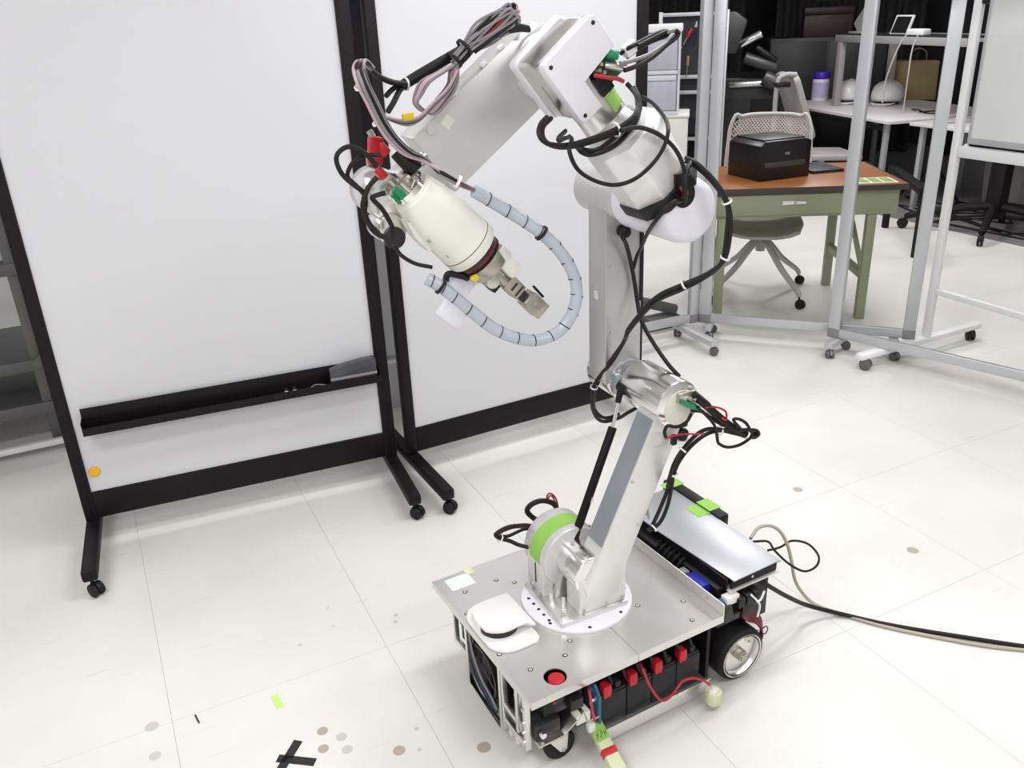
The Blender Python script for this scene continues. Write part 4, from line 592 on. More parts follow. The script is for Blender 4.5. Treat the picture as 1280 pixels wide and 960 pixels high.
h1 = hard_hat('white hard hat beside the wipes tub', (6.97, 6.50, TZ), math.radians(205))
dup(h1, (7.10, 6.16, TZ), math.radians(205), 'white hard hat in front of the brown paper bag', 'white hard hats')
t = thing('wipes_tub', 'white wipes tub with a violet lid on the white table', 'tub', (6.93, 6.86, TZ), 0.3)
B().cyl((0, 0, 0), (0, 0, 0.21), 0.082, seg=24, bev=0.006).build('tub_body', 'helmet_white', t)
B().lathe((0, 0, 0.03), (0, 0, 1), [(0.0825, 0), (0.0832, 0.0), (0.0832, 0.15), (0.0825, 0.15)], 24).build('printed_label', 'label_print', t)
B().cyl((0, 0, 0.21), (0, 0, 0.275), 0.085, 0.079, seg=24, bev=0.006).build('lid', 'lid_violet', t)
t = thing('paper_bag', 'brown paper bag standing behind the hard hats', 'bag', (7.50, 6.20, TZ), math.radians(-40))
B().prism([(-0.21, 0), (0.21, 0), (0.20, 0.36), (-0.20, 0.37)], (0, 0, 0), (1, 0, 0), (0, 0, 1), (0, 0.14, 0), 0.006).build('bag_body', 'cardboard', t)
B().tube([(-0.08, 0.02, 0.35), (-0.07, 0.0, 0.44), (0, 0, 0.48), (0.07, 0, 0.44), (0.08, 0.02, 0.35)], 0.005, 6).build('handle', 'cardboard', t)
# shelf frame above the table
t = thing('aluminium_shelf', 'aluminium profile shelf standing over the hard hats', 'shelf', (6.06, 4.97, 0), ta)
for x, y in ((1.52, -0.25), (1.52, -0.8), (0, -0.8), (0.0, -0.25)): B().box(x-0.03, x+0.03, y-0.03, y+0.03, TZ if x > 0.5 else TZ, 1.30, 0.003).build('post', 'chair_grey', t)
for y in (-0.25, -0.8): B().box(-0.2, 1.60, y-0.03, y+0.03, 1.30, 1.36, 0.003).build('rail', 'chair_grey', t)
B().box(-0.2, 1.60, -0.50, -0.25, 1.36, 1.372).build('shelf_board', 'dark_steel', t)
XS = Matrix.Translation((6.06, 4.97, 0)) @ Matrix.Rotation(ta, 4, 'Z')
t = thing('open_laptop', 'grey laptop standing half open on the aluminium shelf end', 'laptop', XS @ Vector((1.36, -0.30, 1.372)), ta)
B().box(0, 0.16, -0.2, 0, 0, 0.016, 0.003).build('base', 'chair_grey', t)
B().bar((0.16, -0.1, 0.01), (0.0, -0.1, 0.17), 0.2, 0.010, (0, 1, 0)).build('screen_half', 'chair_grey', t)
t = thing('tablet', 'small dark tablet with a white frame on the aluminium shelf', 'tablet', XS @ Vector((0.80, -0.28, 1.372)), ta)
B().bar((0, -0.05, 0.0), (0, -0.10, 0.15), 0.24, 0.012, (0, 1, 0.3)).build('case', 'white_paint', t)
B().bar((0, -0.044, 0.012), (0, -0.094, 0.138), 0.20, 0.012, (0, 1, 0.3)).build('screen', 'black_box', t)
t = thing('white_adapter', 'white plug adapter with hanging cords on the aluminium shelf', 'adapter', XS @ Vector((0.36, -0.26, 1.372)), ta)
B().box(0, 0.22, -0.06, 0.02, 0, 0.05, 0.012).build('adapter_body', 'white_paint', t)
B().tube([(0.2, 0.02, 0.01), (0.24, 0.06, -0.10), (0.32, 0.08, -0.35), (0.36, 0.06, -0.55)], 0.007, 6).build('cord', 'chair_shell', t)
B().tube([(0.05, 0.02, 0.01), (0.05, 0.06, -0.1), (0.03, 0.08, -0.3), (0.06, 0.06, -0.62)], 0.006, 6).build('cord', 'chair_shell', t)
t = thing('table_wire', 'black wire coiled on the white table beyond the paper bag', 'wire', (6.75, 5.55, TZ), 0)
B().tube([(0.1, 0.1, 0.006), (0.0, -0.05, 0.02), (-0.05, -0.2, 0.006), (0.08, -0.3, 0.008), (0.15, -0.15, 0.006), (-0.02, -0.08, 0.006)], 0.007, 6).build('wire_body', 'cable_black', t)
# ---------------------------------------------------------------- black cart at right
t = thing('black_cart', 'black pedestal stand on casters behind the white stand', 'stand', (6.12, 4.18, 0), 0.0)
B().box(-0.05, 0.05, -0.06, 0.06, 0.12, 0.55, 0.006).build('pillar', 'black_metal', t)
B().box(-0.07, 0.07, -0.13, 0.13, 0.54, 0.68, 0.006).build('motor_box', 'black_metal', t)
for (x, y) in ((-0.42, 0.45), (-0.42, -0.22), (0.28, 0.12), (0.40, -0.40), (0.15, -0.6)):
    l = B().tube([(0, 0, 0.20), (x*0.4, y*0.4, 0.17), (x*0.9, y*0.9, 0.11), (x, y, 0.09)], lambda u: 0.035-0.012*u, 8).build('leg', 'black_metal', t)
    caster(l, x, y, 0.1, 0.038, math.atan2(y, x), 'black_plastic', 'black_rubber')
t = thing('black_beam', 'low black beam on two legs behind the corner of the green desk', 'beam', (5.60, 4.72, 0), 0)
B().bar((0, 0, 0.46), (-0.52, -0.72, 0.46), 0.07, 0.045, bev=0.004).build('beam', 'black_metal', t)
for p in ((0, 0), (-0.52, -0.72)): B().box(p[0]-0.02, p[0]+0.02, p[1]-0.02, p[1]+0.02, 0, 0.45, 0.003).build('leg', 'black_metal', t)
t = thing('floor_cables', 'tangle of black cables on the grey carpet under the table', 'cables', (6.5, 4.6, 0), 0)
for i in range(4):
    B().tube([(random.uniform(-0.5, 0.5), random.uniform(-0.9, 0.9), 0.01) for _ in range(6)], 0.007, 6).build('cable', 'cable_black', t)
t = thing('tripod', 'small black tripod on the floor under the white table', 'tripod', (6.75, 5.25, 0), 0)
B().cyl((0, 0, 0.25), (0, 0, 0.42), 0.015, seg=10).build('column', 'black_metal', t)
for i in range(3):
    a = 0.5+i*2*PI/3; B().bar((0, 0, 0.30), (0.3*math.cos(a), 0.3*math.sin(a), 0.01), 0.02, 0.02).build('leg', 'black_metal', t)
t = thing('grey_bin', 'grey ribbed bin behind the black pedestal stand', 'bin', (7.05, 4.70, 0), 0)
b = B(); b.lathe((0, 0, 0), (0, 0, 1), [(0, 0), (0.20, 0), (0.24, 0.6), (0.25, 0.61), (0.235, 0.61), (0.19, 0.02), (0, 0.02)], 28); b.build('bin_body', 'chair_grey', t)
for i in range(14):
    a = 2*PI*i/14; B().bar((0.203*math.cos(a), 0.203*math.sin(a), 0.02), (0.240*math.cos(a), 0.240*math.sin(a), 0.58), 0.012, 0.012).build('rib', 'chair_grey', t)
# ---------------------------------------------------------------- drawers, cabinet, tool rack behind the second whiteboard
ca = math.atan2(-0.61, 0.79)
t = thing('white_cabinet', 'white cabinet under the clear drawer tower', 'cabinet', (3.96, 6.02, 0), ca)
B().box(0, 0.53, 0, 0.42, 0.02, 0.865, 0.004).build('body', 'cabinet_white', t)
B().box(-0.008, 0.538, -0.012, 0.43, 0.865, 0.885, 0.003).build('top', 'cabinet_white', t)
B().box(0.005, 0.525, -0.012, 0.0, 0.05, 0.86, 0.003).build('door', 'cabinet_white', t)
t = thing('drawer_tower', 'stack of clear plastic drawers on the white cabinet', 'drawers', (3.96, 6.02, 0.885), ca)
for z in (0, 0.305):
    B().box(0.01, 0.452, 0.0, 0.38, z, z+0.030, 0.003).build('shelf_frame', 'frost_plastic', t)
    d = B().box(0.03, 0.432, 0.0, 0.36, z+0.032, z+0.300, 0.010).build('drawer', 'frost_front', t)
    B().box(0.035, 0.427, -0.012, 0.0, z+0.262, z+0.300, 0.004).build('pull', 'frost_plastic', d)
for x in (0.01, 0.436): B().box(x, x+0.016, 0, 0.38, 0.030, 0.61).build('side', 'frost_plastic', t)
B().box(0.0, 0.462, -0.01, 0.39, 0.61, 0.665, 0.008).build('top_cover', 'white_paint', t)
t = thing('tool_rack', 'aluminium tool rack hung with hand tools behind the drawer tower', 'rack', (4.77, 6.64, 0), ca)
for x in (0, 0.56): B().box(x-0.016, x+0.016, 0, 0.03, 0, 1.63, 0.002).build('post', 'post_alu', t)
for z in (0.55, 0.95, 1.08, 1.59): B().box(0.016, 0.544, 0, 0.03, z, z+0.03, 0.002).build('rail', 'post_alu', t)
B().box(0.016, 0.544, 0.03, 0.034, 0.6, 1.6).build('back_sheet', 'wall_dark', t)
B().box(0.016, 0.544, -0.12, 0.0, 0.776, 0.79).build('shelf_tray', 'dark_steel', t)
TT = thing
tools = (('red handled screwdriver hanging on the tool rack', 'screwdriver', 0.23, 1.42, 'red_plastic', 0.10, 0.5), ('orange handled screwdriver hanging low on the tool rack', 'screwdriver', 0.24, 1.19, 'cardboard', 0.10, 0.05), ('dark pliers hanging on the tool rack', 'pliers', 0.16, 1.42, 'dark_steel', 0.14, -0.2), ('blue handled pliers hanging on the tool rack', 'pliers', 0.30, 1.50, 'navy_cover', 0.15, 0.15))
for lab, cat, x, z, m, L, a in tools:
    k = thing('hand_'+('screwdriver' if 'screw' in cat else 'pliers'), lab, cat, (Matrix.Translation((4.77, 6.64, 0)) @ Matrix.Rotation(ca, 4, 'Z')) @ Vector((x, -0.018, z)), ca)
    R = RY(a)
    if 'screw' in cat:
        B().cyl(R @ Vector((0, 0, 0)), R @ Vector((0, 0, L*0.8)), 0.014, 0.012, 10, 0.003).build('handle', m, k); B().cyl(R @ Vector((0, 0, -L)), R @ Vector((0, 0, 0)), 0.004, seg=8).build('shaft', 'steel', k)
    else:
        for s in (-1, 1): B().tube([R @ Vector((s*0.004, 0, 0)), R @ Vector((s*0.022, 0, -L*0.5)), R @ Vector((s*0.014, 0, -L))], 0.007, 6).build('handle', m, k)
        B().prism([(-0.012, 0), (0.012, 0), (0.004, 0.05), (-0.004, 0.05)], R @ Vector((0, -0.004, 0)), R @ Vector((1, 0, 0)), R @ Vector((0, 0, 1)), (0, 0.008, 0)).build('jaw', 'steel', k)
k = thing('green_case', 'small green case on the tool rack shelf', 'case', (Matrix.Translation((4.77, 6.64, 0)) @ Matrix.Rotation(ca, 4, 'Z')) @ Vector((0.15, -0.06, 0.79)), ca)
B().box(0, 0.11, 0, 0.04, 0, 0.05, 0.008).build('case_body', 'pcb_green', k); B().box(0.02, 0.09, -0.003, 0, 0.02, 0.04).build('case_label', 'pale_label', k)
# ---------------------------------------------------------------- dark machinery at the back
t = thing('black_machine', 'black machine with levers and chrome tubes in the dark corner', 'machine', (5.62, 6.55, 0), math.radians(-42))
B().box(-0.55, 0.35, 0, 0.6, 0.0, 1.05, 0.03, 3).build('body', 'black_box', t)
B().prism([(-0.45, 0), (-0.05, 0), (0.03, 0.28), (-0.08, 0.36), (-0.38, 0.36), (-0.50, 0.18)], (0, -0.02, 1.25), (1, 0, 0), (0, 0, 1), (0, 0.12, 0), 0.02).build('hood', 'gunmetal', t)
B().tube([(-0.3, 0.1, 1.0), (-0.28, 0.05, 1.2), (-0.25, 0.05, 1.35)], 0.08, 12).build('neck', 'black_box', t)
for (a, b_, r, m) in (((-0.02, -0.08, 1.33), (0.16, -0.10, 1.42), 0.035, 'alu_shiny'), ((0.02, -0.08, 1.22), (0.30, -0.06, 1.12), 0.05, 'gunmetal'), ((-0.10, -0.1, 0.99), (0.22, -0.1, 1.0), 0.028, 'steel'), ((0.2, -0.1, 1.05), (0.38, -0.1, 0.96), 0.07, 'gunmetal'), ((-0.42, -0.1, 1.02), (-0.40, -0.1, 1.22), 0.028, 'steel'), ((0.30, -0.06, 1.18), (0.12, -0.06, 1.30), 0.03, 'black_metal')):
    B().cyl(a, b_, r, seg=16, bev=0.006).build('lever', m, t)
for x in (-0.45, 0.1): B().box(x, x+0.3, -0.012, 0, 0.15, 0.85, 0.006).build('panel', 'black_metal', t)
for i, (x, y, rz, wd, lab) in enumerate(((6.4, 8.6, -20, 1.6, 'black curtain hanging at the far left of the dark wall'), (8.1, 7.7, -55, 1.6, 'black curtain hanging behind the hard hats'), (8.75, 5.9, -85, 1.8, 'black curtain hanging behind the white stand'))):
    t = thing('blackout_curtain', lab, 'curtain', (x, y, 0), math.radians(rz), 'blackout curtains')
    n = 60; vs = []; fs = []
    for j in range(n+1):
        xx = -wd/2+wd*j/n; yy = 0.05*math.sin(j*1.05)+0.02*math.sin(j*0.37)
        vs += [(xx, yy, 0.03), (xx, yy, 2.5)]
    fs = [(2*j, 2*j+2, 2*j+3, 2*j+1) for j in range(n)]
    s_ = B().mesh(vs, fs).build('fabric', 'dark_cloth', t); md = s_.modifiers.new('thick', 'SOLIDIFY'); md.thickness = 0.004
    B().cyl((-wd/2-0.05, 0, 2.52), (wd/2+0.05, 0, 2.52), 0.012, seg=10).build('rod', 'dark_steel', t)
t = thing('red_toolbox', 'dark red toolbox on a shelf in the dark corner', 'toolbox', (7.45, 7.35, 1.30), math.radians(-38))
B().box(-0.25, 0.25, 0, 0.25, 0.0, 0.22, 0.01).build('box_body', 'maroon', t); B().box(-0.26, 0.26, -0.01, 0.26, 0.22, 0.30, 0.02).build('lid', 'maroon', t)
B().tube([(-0.1, 0.12, 0.29), (-0.1, 0.12, 0.35), (0.1, 0.12, 0.35), (0.1, 0.12, 0.29)], 0.01, 8, 2).build('handle', 'black_plastic', t)
t = thing('dark_cupboard', 'dark cupboard under the red toolbox at the back', 'cupboard', (7.45, 7.32, 0), math.radians(-38))
B().box(-0.6, 0.6, 0, 0.5, 0.0, 1.30, 0.006).build('body', 'dark_steel', t)
for x in (-0.59, 0.01): B().box(x, x+0.58, -0.012, 0, 0.05, 1.26, 0.004).build('door', 'dark_steel', t)
# the screen foot seen behind the arm column
t = thing('grey_floor_bracket', 'dark grey steel foot behind the clear screen by the arm column', 'bracket', (2.82, 3.80, 0), 0)
B().bar((-0.32, 0.22, 0.20), (0.06, -0.02, 0.09), 0.05, 0.05, bev=0.006).build('arm', 'rack_grey', t)
B().box(-0.14, 0.06, -0.05, 0.04, 0, 0.07, 0.004).build('foot_block', 'rack_grey', t)
B().box(-0.36, -0.30, 0.18, 0.26, 0, 0.24, 0.004).build('stub', 'rack_grey', t)
# ---------------------------------------------------------------- marks on the floor
t = thing('tape_cross', 'black tape cross stuck on the floor', 'tape mark', (TAPE[0][0], TAPE[0][1], 0))
for a, b_ in ((TAPE[1], TAPE[2]), (TAPE[3], TAPE[4])):
    p = Vector((a[0]-TAPE[0][0], a[1]-TAPE[0][1], 0.0007)); q_ = Vector((b_[0]-TAPE[0][0], b_[1]-TAPE[0][1], 0.0007))
    B().bar(p, q_, 0.024, 0.0006).build('tape_strip', 'black_tape', t)
t = thing('tape_scrap', 'small lime green tape scrap on the floor', 'tape mark', (SCRAP[0][0], SCRAP[0][1], 0))
B().bar((0, 0, 0.0006), (SCRAP[1][0]-SCRAP[0][0], SCRAP[1][1]-SCRAP[0][1], 0.0006), 0.022, 0.0006).build('scrap_strip', 'lime_tape', t)
t = thing('floor_chip', 'tiny black sliver lying on the floor tiles', 'scrap', (SLIV[0][0], SLIV[0][1], 0))
B().bar((0, 0, 0.0012), (SLIV[1][0]-SLIV[0][0], SLIV[1][1]-SLIV[0][1], 0.0012), 0.004, 0.002).build('sliver', 'black_tape', t)
# ================================================================ the mobile manipulator
RB = thing('mobile_robot', 'wheeled robot with a long aluminium arm and white covers in front of the whiteboards', 'robot', (0.935, 1.60, 0), 0, None, True)
VX = Matrix.Translation((0.650, 1.328, 0)) @ Matrix.Rotation(math.radians(3.0), 4, 'Z')
def V(): return B(VX)
def wv(u, v, z): return VX @ Vector((u, v, z))
# ---- top plates
def plate(u0, u1, v0, v1, hole=None):
    bm = bmesh.new(); lp = [bm.verts.new((u, v, 0.270)) for u, v in ((u0, v0), (u1, v0), (u1, v1), (u0, v1))]
    es = [bm.edges.new((lp[i], lp[(i+1) % 4])) for i in range(4)]
    if hole:
        hv = [bm.verts.new((hole[0]+hole[2]*math.cos(2*PI*k/32), hole[1]+hole[2]*math.sin(2*PI*k/32), 0.270)) for k in range(32)]
        es += [bm.edges.new((hv[k], hv[(k+1) % 32])) for k in range(32)]
    bmesh.ops.triangle_fill(bm, use_beauty=True, use_dissolve=False, edges=es)
    r = bmesh.ops.extrude_face_region(bm, geom=list(bm.faces)); vs = [x for x in r['geom'] if isinstance(x, bmesh.types.BMVert)]
    for v_ in vs: v_.co.z -= 0.0035
    bmesh.ops.recalc_face_normals(bm, faces=list(bm.faces)); b = V(); b.bm.free(); b.bm = bm; return b
pa = plate(0, 0.2992, 0, 0.532, (0.091, 0.044, 0.0275)).box(0.0005, 0.2990, 0.0004, 0.0034, 0.248, 0.2665).box(0.0005, 0.0035, 0.0034, 0.5285, 0.250, 0.2665).box(0.0005, 0.2990, 0.5285, 0.5315, 0.248, 0.2665).build('top_plate', 'alu_plate', RB, 'brushed aluminium deck plate')
pb = plate(0.3002, 0.57, 0, 0.532).box(0.3004, 0.5695, 0.0004, 0.0034, 0.248, 0.2665).box(0.3004, 0.5695, 0.5285, 0.5315, 0.248, 0.2665).box(0.5665, 0.57, 0.0004, 0.532, 0.2665, 0.302, 0.0006).build('top_plate', 'alu_plate', RB, 'brushed aluminium deck plate with an upturned edge')
scr = B().lathe((0, 0, 0), (0, 0, 1), [(0.0052, 0), (0.0052, 0.0016), (0.0042, 0.0026), (0.0026, 0.0026), (0.0020, 0.0012), (0, 0.0012)], 14).me('screw', 'steel')
srg = B().lathe((0, 0, 0), (0, 0, 1), [(0.0068, 0), (0.0068, 0.0004), (0, 0.0004)], 14).me('screw_ring', 'gunmetal')
for i, (u, v) in enumerate(((0.153, 0.444), (0.19, 0.408), (0.057, 0.443), (0.02, 0.36), (0.017, 0.18), (0.054, 0.095), (0.15, 0.093), (0.188, 0.13), (0.41, 0.149), (0.52, 0.10), (0.49, 0.03), (0.46, 0.40))):
    instance('screw', scr, pa if u < 0.3 else pb, wv(u, v, 0.2704)); instance('screw_ring', srg, pa if u < 0.3 else pb, wv(u, v, 0.270))
for v in (0.06, 0.14): 
    V().cyl((0.5665, v, 0.287), (0.5645, v, 0.287), 0.004, seg=12).build('screw', 'steel', pb)
V().box(0.03, 0.10, 0.462, 0.515, 0.270, 0.2712).build('tape_patch', 'pale_tape', RB, 'pale green tape patch'); V().box(0.095, 0.118, 0.505, 0.532, 0.2702, 0.2716).build('tape_patch', 'conn_cream', RB)
# ---- sensor lid
def lidpoly(u0, u1, v0, v1, r, n=8):
    out = [(u1, v0+0.012), (u1, v1)] + [(u0+r-r*math.sin(PI/2*k/n), v1-r+r*math.cos(PI/2*k/n)) for k in range(n+1)] + [(u0+r-r*math.cos(PI/2*k/n), v0+r-r*math.sin(PI/2*k/n)) for k in range(n+1)] + [(u1-0.012, v0)]
    return out
V().prism(lidpoly(0.004, 0.130, 0.164, 0.372, 0.058), (0, 0, 0.2702), (1, 0, 0), (0, 1, 0), (0, 0, 0.009), 0.003).build('sensor_lid', 'white_lid', RB, 'white moulded scanner lid')
up = [(0.130, 0.205), (0.130, 0.350), (0.066, 0.352)] + [(0.066-0.058*math.sin(PI/2*k/6), 0.294+0.058*math.cos(PI/2*k/6)) for k in range(7)] + [(0.011, 0.250), (0.020, 0.238), (0.035, 0.228), (0.050, 0.222), (0.066, 0.220), (0.084, 0.222), (0.112, 0.222), (0.124, 0.206)]
V().prism(up, (0, -0.012, 0.298), (1, 0, 0), (0, 1, 0), (0, 0, 0.008), 0.003).prism([(0.112, 0.235), (0.129, 0.222), (0.129, 0.345), (0.112, 0.345)], (0, -0.008, 0.279), (1, 0, 0), (0, 1, 0), (0, 0, 0.020), 0.002).prism([(0.006, 0.28), (0.016, 0.27), (0.026, 0.34), (0.018, 0.335)], (0, -0.008, 0.279), (1, 0, 0), (0, 1, 0), (0, 0, 0.020)).box(0.05, 0.125, 0.31, 0.330, 0.279, 0.299).build('lid_hood', 'white_lid', RB)
V().cyl((0.062, 0.264, 0.279), (0.062, 0.264, 0.2985), 0.050, seg=32).build('scanner', 'black_box', RB, 'black scanner drum under the white lid')
# ---- emergency stop
V().cyl((0.094, 0.041, 0.205), (0.094, 0.041, 0.232), 0.014, seg=20).ring((0.094, 0.041, 0.228), (0.094, 0.041, 0.236), 0.025, 0.012, 24).build('stop_stem', 'dark_steel', RB)
V().cyl((0.093, 0.042, 0.236), (0.093, 0.042, 0.268), 0.019, 0.020, 28, 0.004).build('stop_button', 'red_plastic', RB, 'round red stop button')
# ---- chassis
V().box(0.205, 0.56, 0.022, 0.51, 0.050, 0.055, 0.001).box(0.05, 0.205, 0.13, 0.40, 0.050, 0.055, 0.001).build('bottom_plate', 'alu_plate', RB)
V().box(0.205, 0.545, 0.014, 0.020, 0.022, 0.064, 0.0015).box(0.205, 0.545, 0.014, 0.045, 0.022, 0.026).build('side_rail', 'alu_plate', RB)
V().box(0.205, 0.545, 0.512, 0.518, 0.022, 0.064, 0.0015).build('side_rail', 'alu_plate', RB)
V().box(0.02, 0.55, 0.24, 0.30, 0.055, 0.25).build('inner_frame', 'black_metal', RB)
V().box(0.545, 0.555, 0.03, 0.50, 0.055, 0.265).build('rear_bulkhead', 'black_metal', RB)
def post(v0, v1, z0, z1, u=0.010, w_=0.014): return V().box(u, u+w_, v0, v1, z0, z1, 0.0012).build('frame_post', 'alu', RB)
for v0, v1, z0, z1 in ((0.425, 0.435, 0.135, 0.25), (0.352, 0.364, 0.05, 0.25), (0.174, 0.184, 0.035, 0.25), (0.160, 0.168, 0.05, 0.25), (0.088, 0.100, 0.10, 0.25), (0.050, 0.064, 0.075, 0.25)): post(v0, v1, z0, z1)
V().box(0.010, 0.022, 0.364, 0.425, 0.135, 0.147, 0.001).box(0.010, 0.022, 0.364, 0.425, 0.236, 0.25, 0.001).build('frame_rail', 'alu', RB)
V().box(0.010, 0.022, 0.100, 0.160, 0.125, 0.137, 0.001).box(0.010, 0.022, 0.100, 0.160, 0.226, 0.25, 0.001).box(0.010, 0.022, 0.064, 0.160, 0.078, 0.090, 0.001).build('frame_rail', 'alu', RB)
V().box(0.030, 0.034, 0.367, 0.422, 0.145, 0.238).build('circuit_board', 'pcb_green', RB)
for v, z in ((0.38, 0.17), (0.40, 0.20), (0.39, 0.16)): V().box(0.022, 0.031, v, v+0.014, z, z+0.016, 0.001).build('board_chip', 'black_plastic', RB)
V().box(0.040, 0.06, 0.10, 0.16, 0.13, 0.235).build('dark_module', 'dark_steel', RB)
for v, z in ((0.11, 0.15), (0.135, 0.17), (0.12, 0.20)): V().cyl((0.042, v, z), (0.030, v, z), 0.006, seg=10).build('module_knob', 'steel', RB)
# fan window: octagonal black shroud with coiled leads inside
oc = [(0.205, 0.075), (0.235, 0.045), (0.32, 0.045), (0.35, 0.075), (0.35, 0.20), (0.32, 0.235), (0.235, 0.235), (0.205, 0.20)]
V().prism(oc, (0.026, 0, 0), (0, 1, 0), (0, 0, 1), (0.03, 0, 0), 0.002).build('fan_shroud', 'black_plastic', RB)
V().ring((0.025, 0.278, 0.142), (0.014, 0.278, 0.142), 0.075, 0.066, 32).build('fan_rim', 'black_plastic', RB)
V().cyl((0.026, 0.278, 0.142), (0.018, 0.278, 0.142), 0.022, seg=20).build('fan_hub', 'dark_steel', RB)
for k in range(7):
    a = 2*PI*k/7; V().obox((0.023, 0.278+0.042*math.cos(a), 0.142+0.042*math.sin(a)), (0.002, 0.042, 0.018), Matrix.Rotation(a, 3, 'X') @ Matrix.Rotation(0.5, 3, 'Y')).build('fan_blade', 'dark_steel', RB)
for k, (m, dz) in enumerate((('pcb_blue', 0), ('cable_black', 0.012), ('navy_cover', -0.014), ('wire_grey', 0.02))):
    V().tube([(0.012, 0.34, 0.21+dz), (0.008, 0.31, 0.15+dz), (0.010, 0.27, 0.10+dz), (0.010, 0.23, 0.085+dz), (0.014, 0.205, 0.07+dz*0.3)], 0.0032, 6).build('coiled_lead', m, RB)
V().prism([(0.19, 0.05), (0.36, 0.05), (0.36, 0.085), (0.30, 0.045), (0.19, 0.03)], (0.012, 0, 0), (0, 1, 0), (0, 0, 1), (0.006, 0, 0)).build('lower_guard', 'dark_steel', RB)
V().box(0.012, 0.03, 0.10, 0.112, 0.05, 0.08, 0.001).box(0.012, 0.03, 0.13, 0.14, 0.05, 0.08, 0.001).build('guard_tab', 'alu_light', RB)
for z in (0.10, 0.13, 0.16, 0.20): V().cyl((0.010, 0.057, z), (0.005, 0.057, z), 0.005, seg=10).build('bolt', 'steel', RB)
# corner bracket and caster
V().prism([(0.03, 0.098), (0.10, 0.098), (0.155, 0.14), (0.165, 0.105), (0.20, 0.105), (0.20, 0.111), (0.169, 0.111), (0.157, 0.148), (0.10, 0.104), (0.03, 0.104)], (0, 0.022, 0), (1, 0, 0), (0, 0, 1), (0, 0.09, 0), 0.0008).build('caster_bracket', 'steel', RB)
V().box(0.03, 0.10, 0.04, 0.11, 0.104, 0.145, 0.003).build('corner_block', 'dark_steel', RB)
V().cyl((0.045, 0.036, 0.125), (0.045, 0.026, 0.125), 0.008, seg=12).build('bolt', 'alu_shiny', RB)
V().box(0.06, 0.17, 0.05, 0.12, 0.15, 0.215, 0.004).build('driver_module', 'black_plastic', RB)
V().box(0.085, 0.115, 0.046, 0.05, 0.185, 0.20, 0.001).build('red_terminal', 'red_plastic', RB)
V().box(0.125, 0.16, 0.030, 0.05, 0.155, 0.185, 0.002).build('relay', 'dark_steel', RB)
V().box(0.135, 0.175, 0.022, 0.05, 0.112, 0.142, 0.002).build('junction_block', 'pale_label', RB)
V().box(0.165, 0.185, 0.014, 0.03, 0.078, 0.100, 0.002).build('junction_block', 'white_paint', RB)
def robot_caster(u, v, far=False):
    h = V().cyl((u, v, 0.078), (u, v, 0.097), 0.022, seg=18)
    for s in (-1, 1):
        h.prism([(-0.03, 0.08), (0.024, 0.08), (0.020, 0.034), (0.010, 0.028), (0.0, 0.034)], (u, v+s*0.018-0.0015, 0), (1, 0, 0), (0, 0, 1), (0, 0.003, 0), 0.0006)
    h.box(u-0.03, u+0.024, v-0.0195, v+0.0195, 0.077, 0.081)
    h = h.build('caster', 'alu_light', RB)
    V().lathe((u+0.008, v-0.0135, 0.042), (0, 1, 0), [(0, 0), (0.030, 0), (0.038, 0.002), (0.042, 0.007), (0.042, 0.02), (0.038, 0.025), (0.030, 0.027), (0, 0.027)], 32).build('wheel', 'black_rubber', h)
    V().cyl((u+0.010, v-0.021, 0.036), (u+0.010, v+0.021, 0.036), 0.006, seg=12).build('axle_bolt', 'steel', h)
robot_caster(0.098, 0.060); robot_caster(0.098, 0.47)
# batteries
for i in range(4):
    u = 0.212+i*0.0785
    bt = V().box(u, u+0.0755, 0.030, 0.181, 0.056, 0.152, 0.002).build('battery', 'battery_case', RB, 'black sealed battery block')
    V().box(u+0.002, u+0.0735, 0.032, 0.179, 0.152, 0.160, 0.0015).build('battery_lid', 'black_plastic', bt)
    V().prism([(-0.011, 0), (0.011, 0), (0.0125, 0.02), (0.0105, 0.036), (-0.0105, 0.036), (-0.0125, 0.02)], (u+0.017, 0.026, 0.150), (1, 0, 0), (0, 0, 1), (0, 0.022, 0), 0.002).build('terminal_cap', 'red_plastic', bt)
    V().box(u+0.045, u+0.062, 0.034, 0.052, 0.160, 0.178, 0.002).build('terminal_cap', 'battery_case', bt)
V().prism([(0.024, 0.075), (0.085, 0.075), (0.085, 0.19), (0.045, 0.19), (0.024, 0.165)], (0.200, 0, 0), (0, 1, 0), (0, 0, 1), (0.008, 0, 0), 0.001).build('blue_end_plate', 'teal_part', RB)
for v, z in ((0.04, 0.10), (0.055, 0.13), (0.04, 0.15), (0.06, 0.165)): V().cyl((0.200, v, z), (0.190, v, z), 0.005, seg=10).build('standoff', 'alu_shiny', RB)
V().box(0.22, 0.54, 0.03, 0.20, 0.235, 0.25).build('wire_tray', 'black_metal', RB)
for k in range(7):
    u = 0.23+k*0.042; V().tube([(u, 0.05, 0.235), (u+0.01, 0.035, 0.20), (u+0.02, 0.04, 0.172)], 0.0045, 6).build('battery_jumper', 'cable_black', RB)
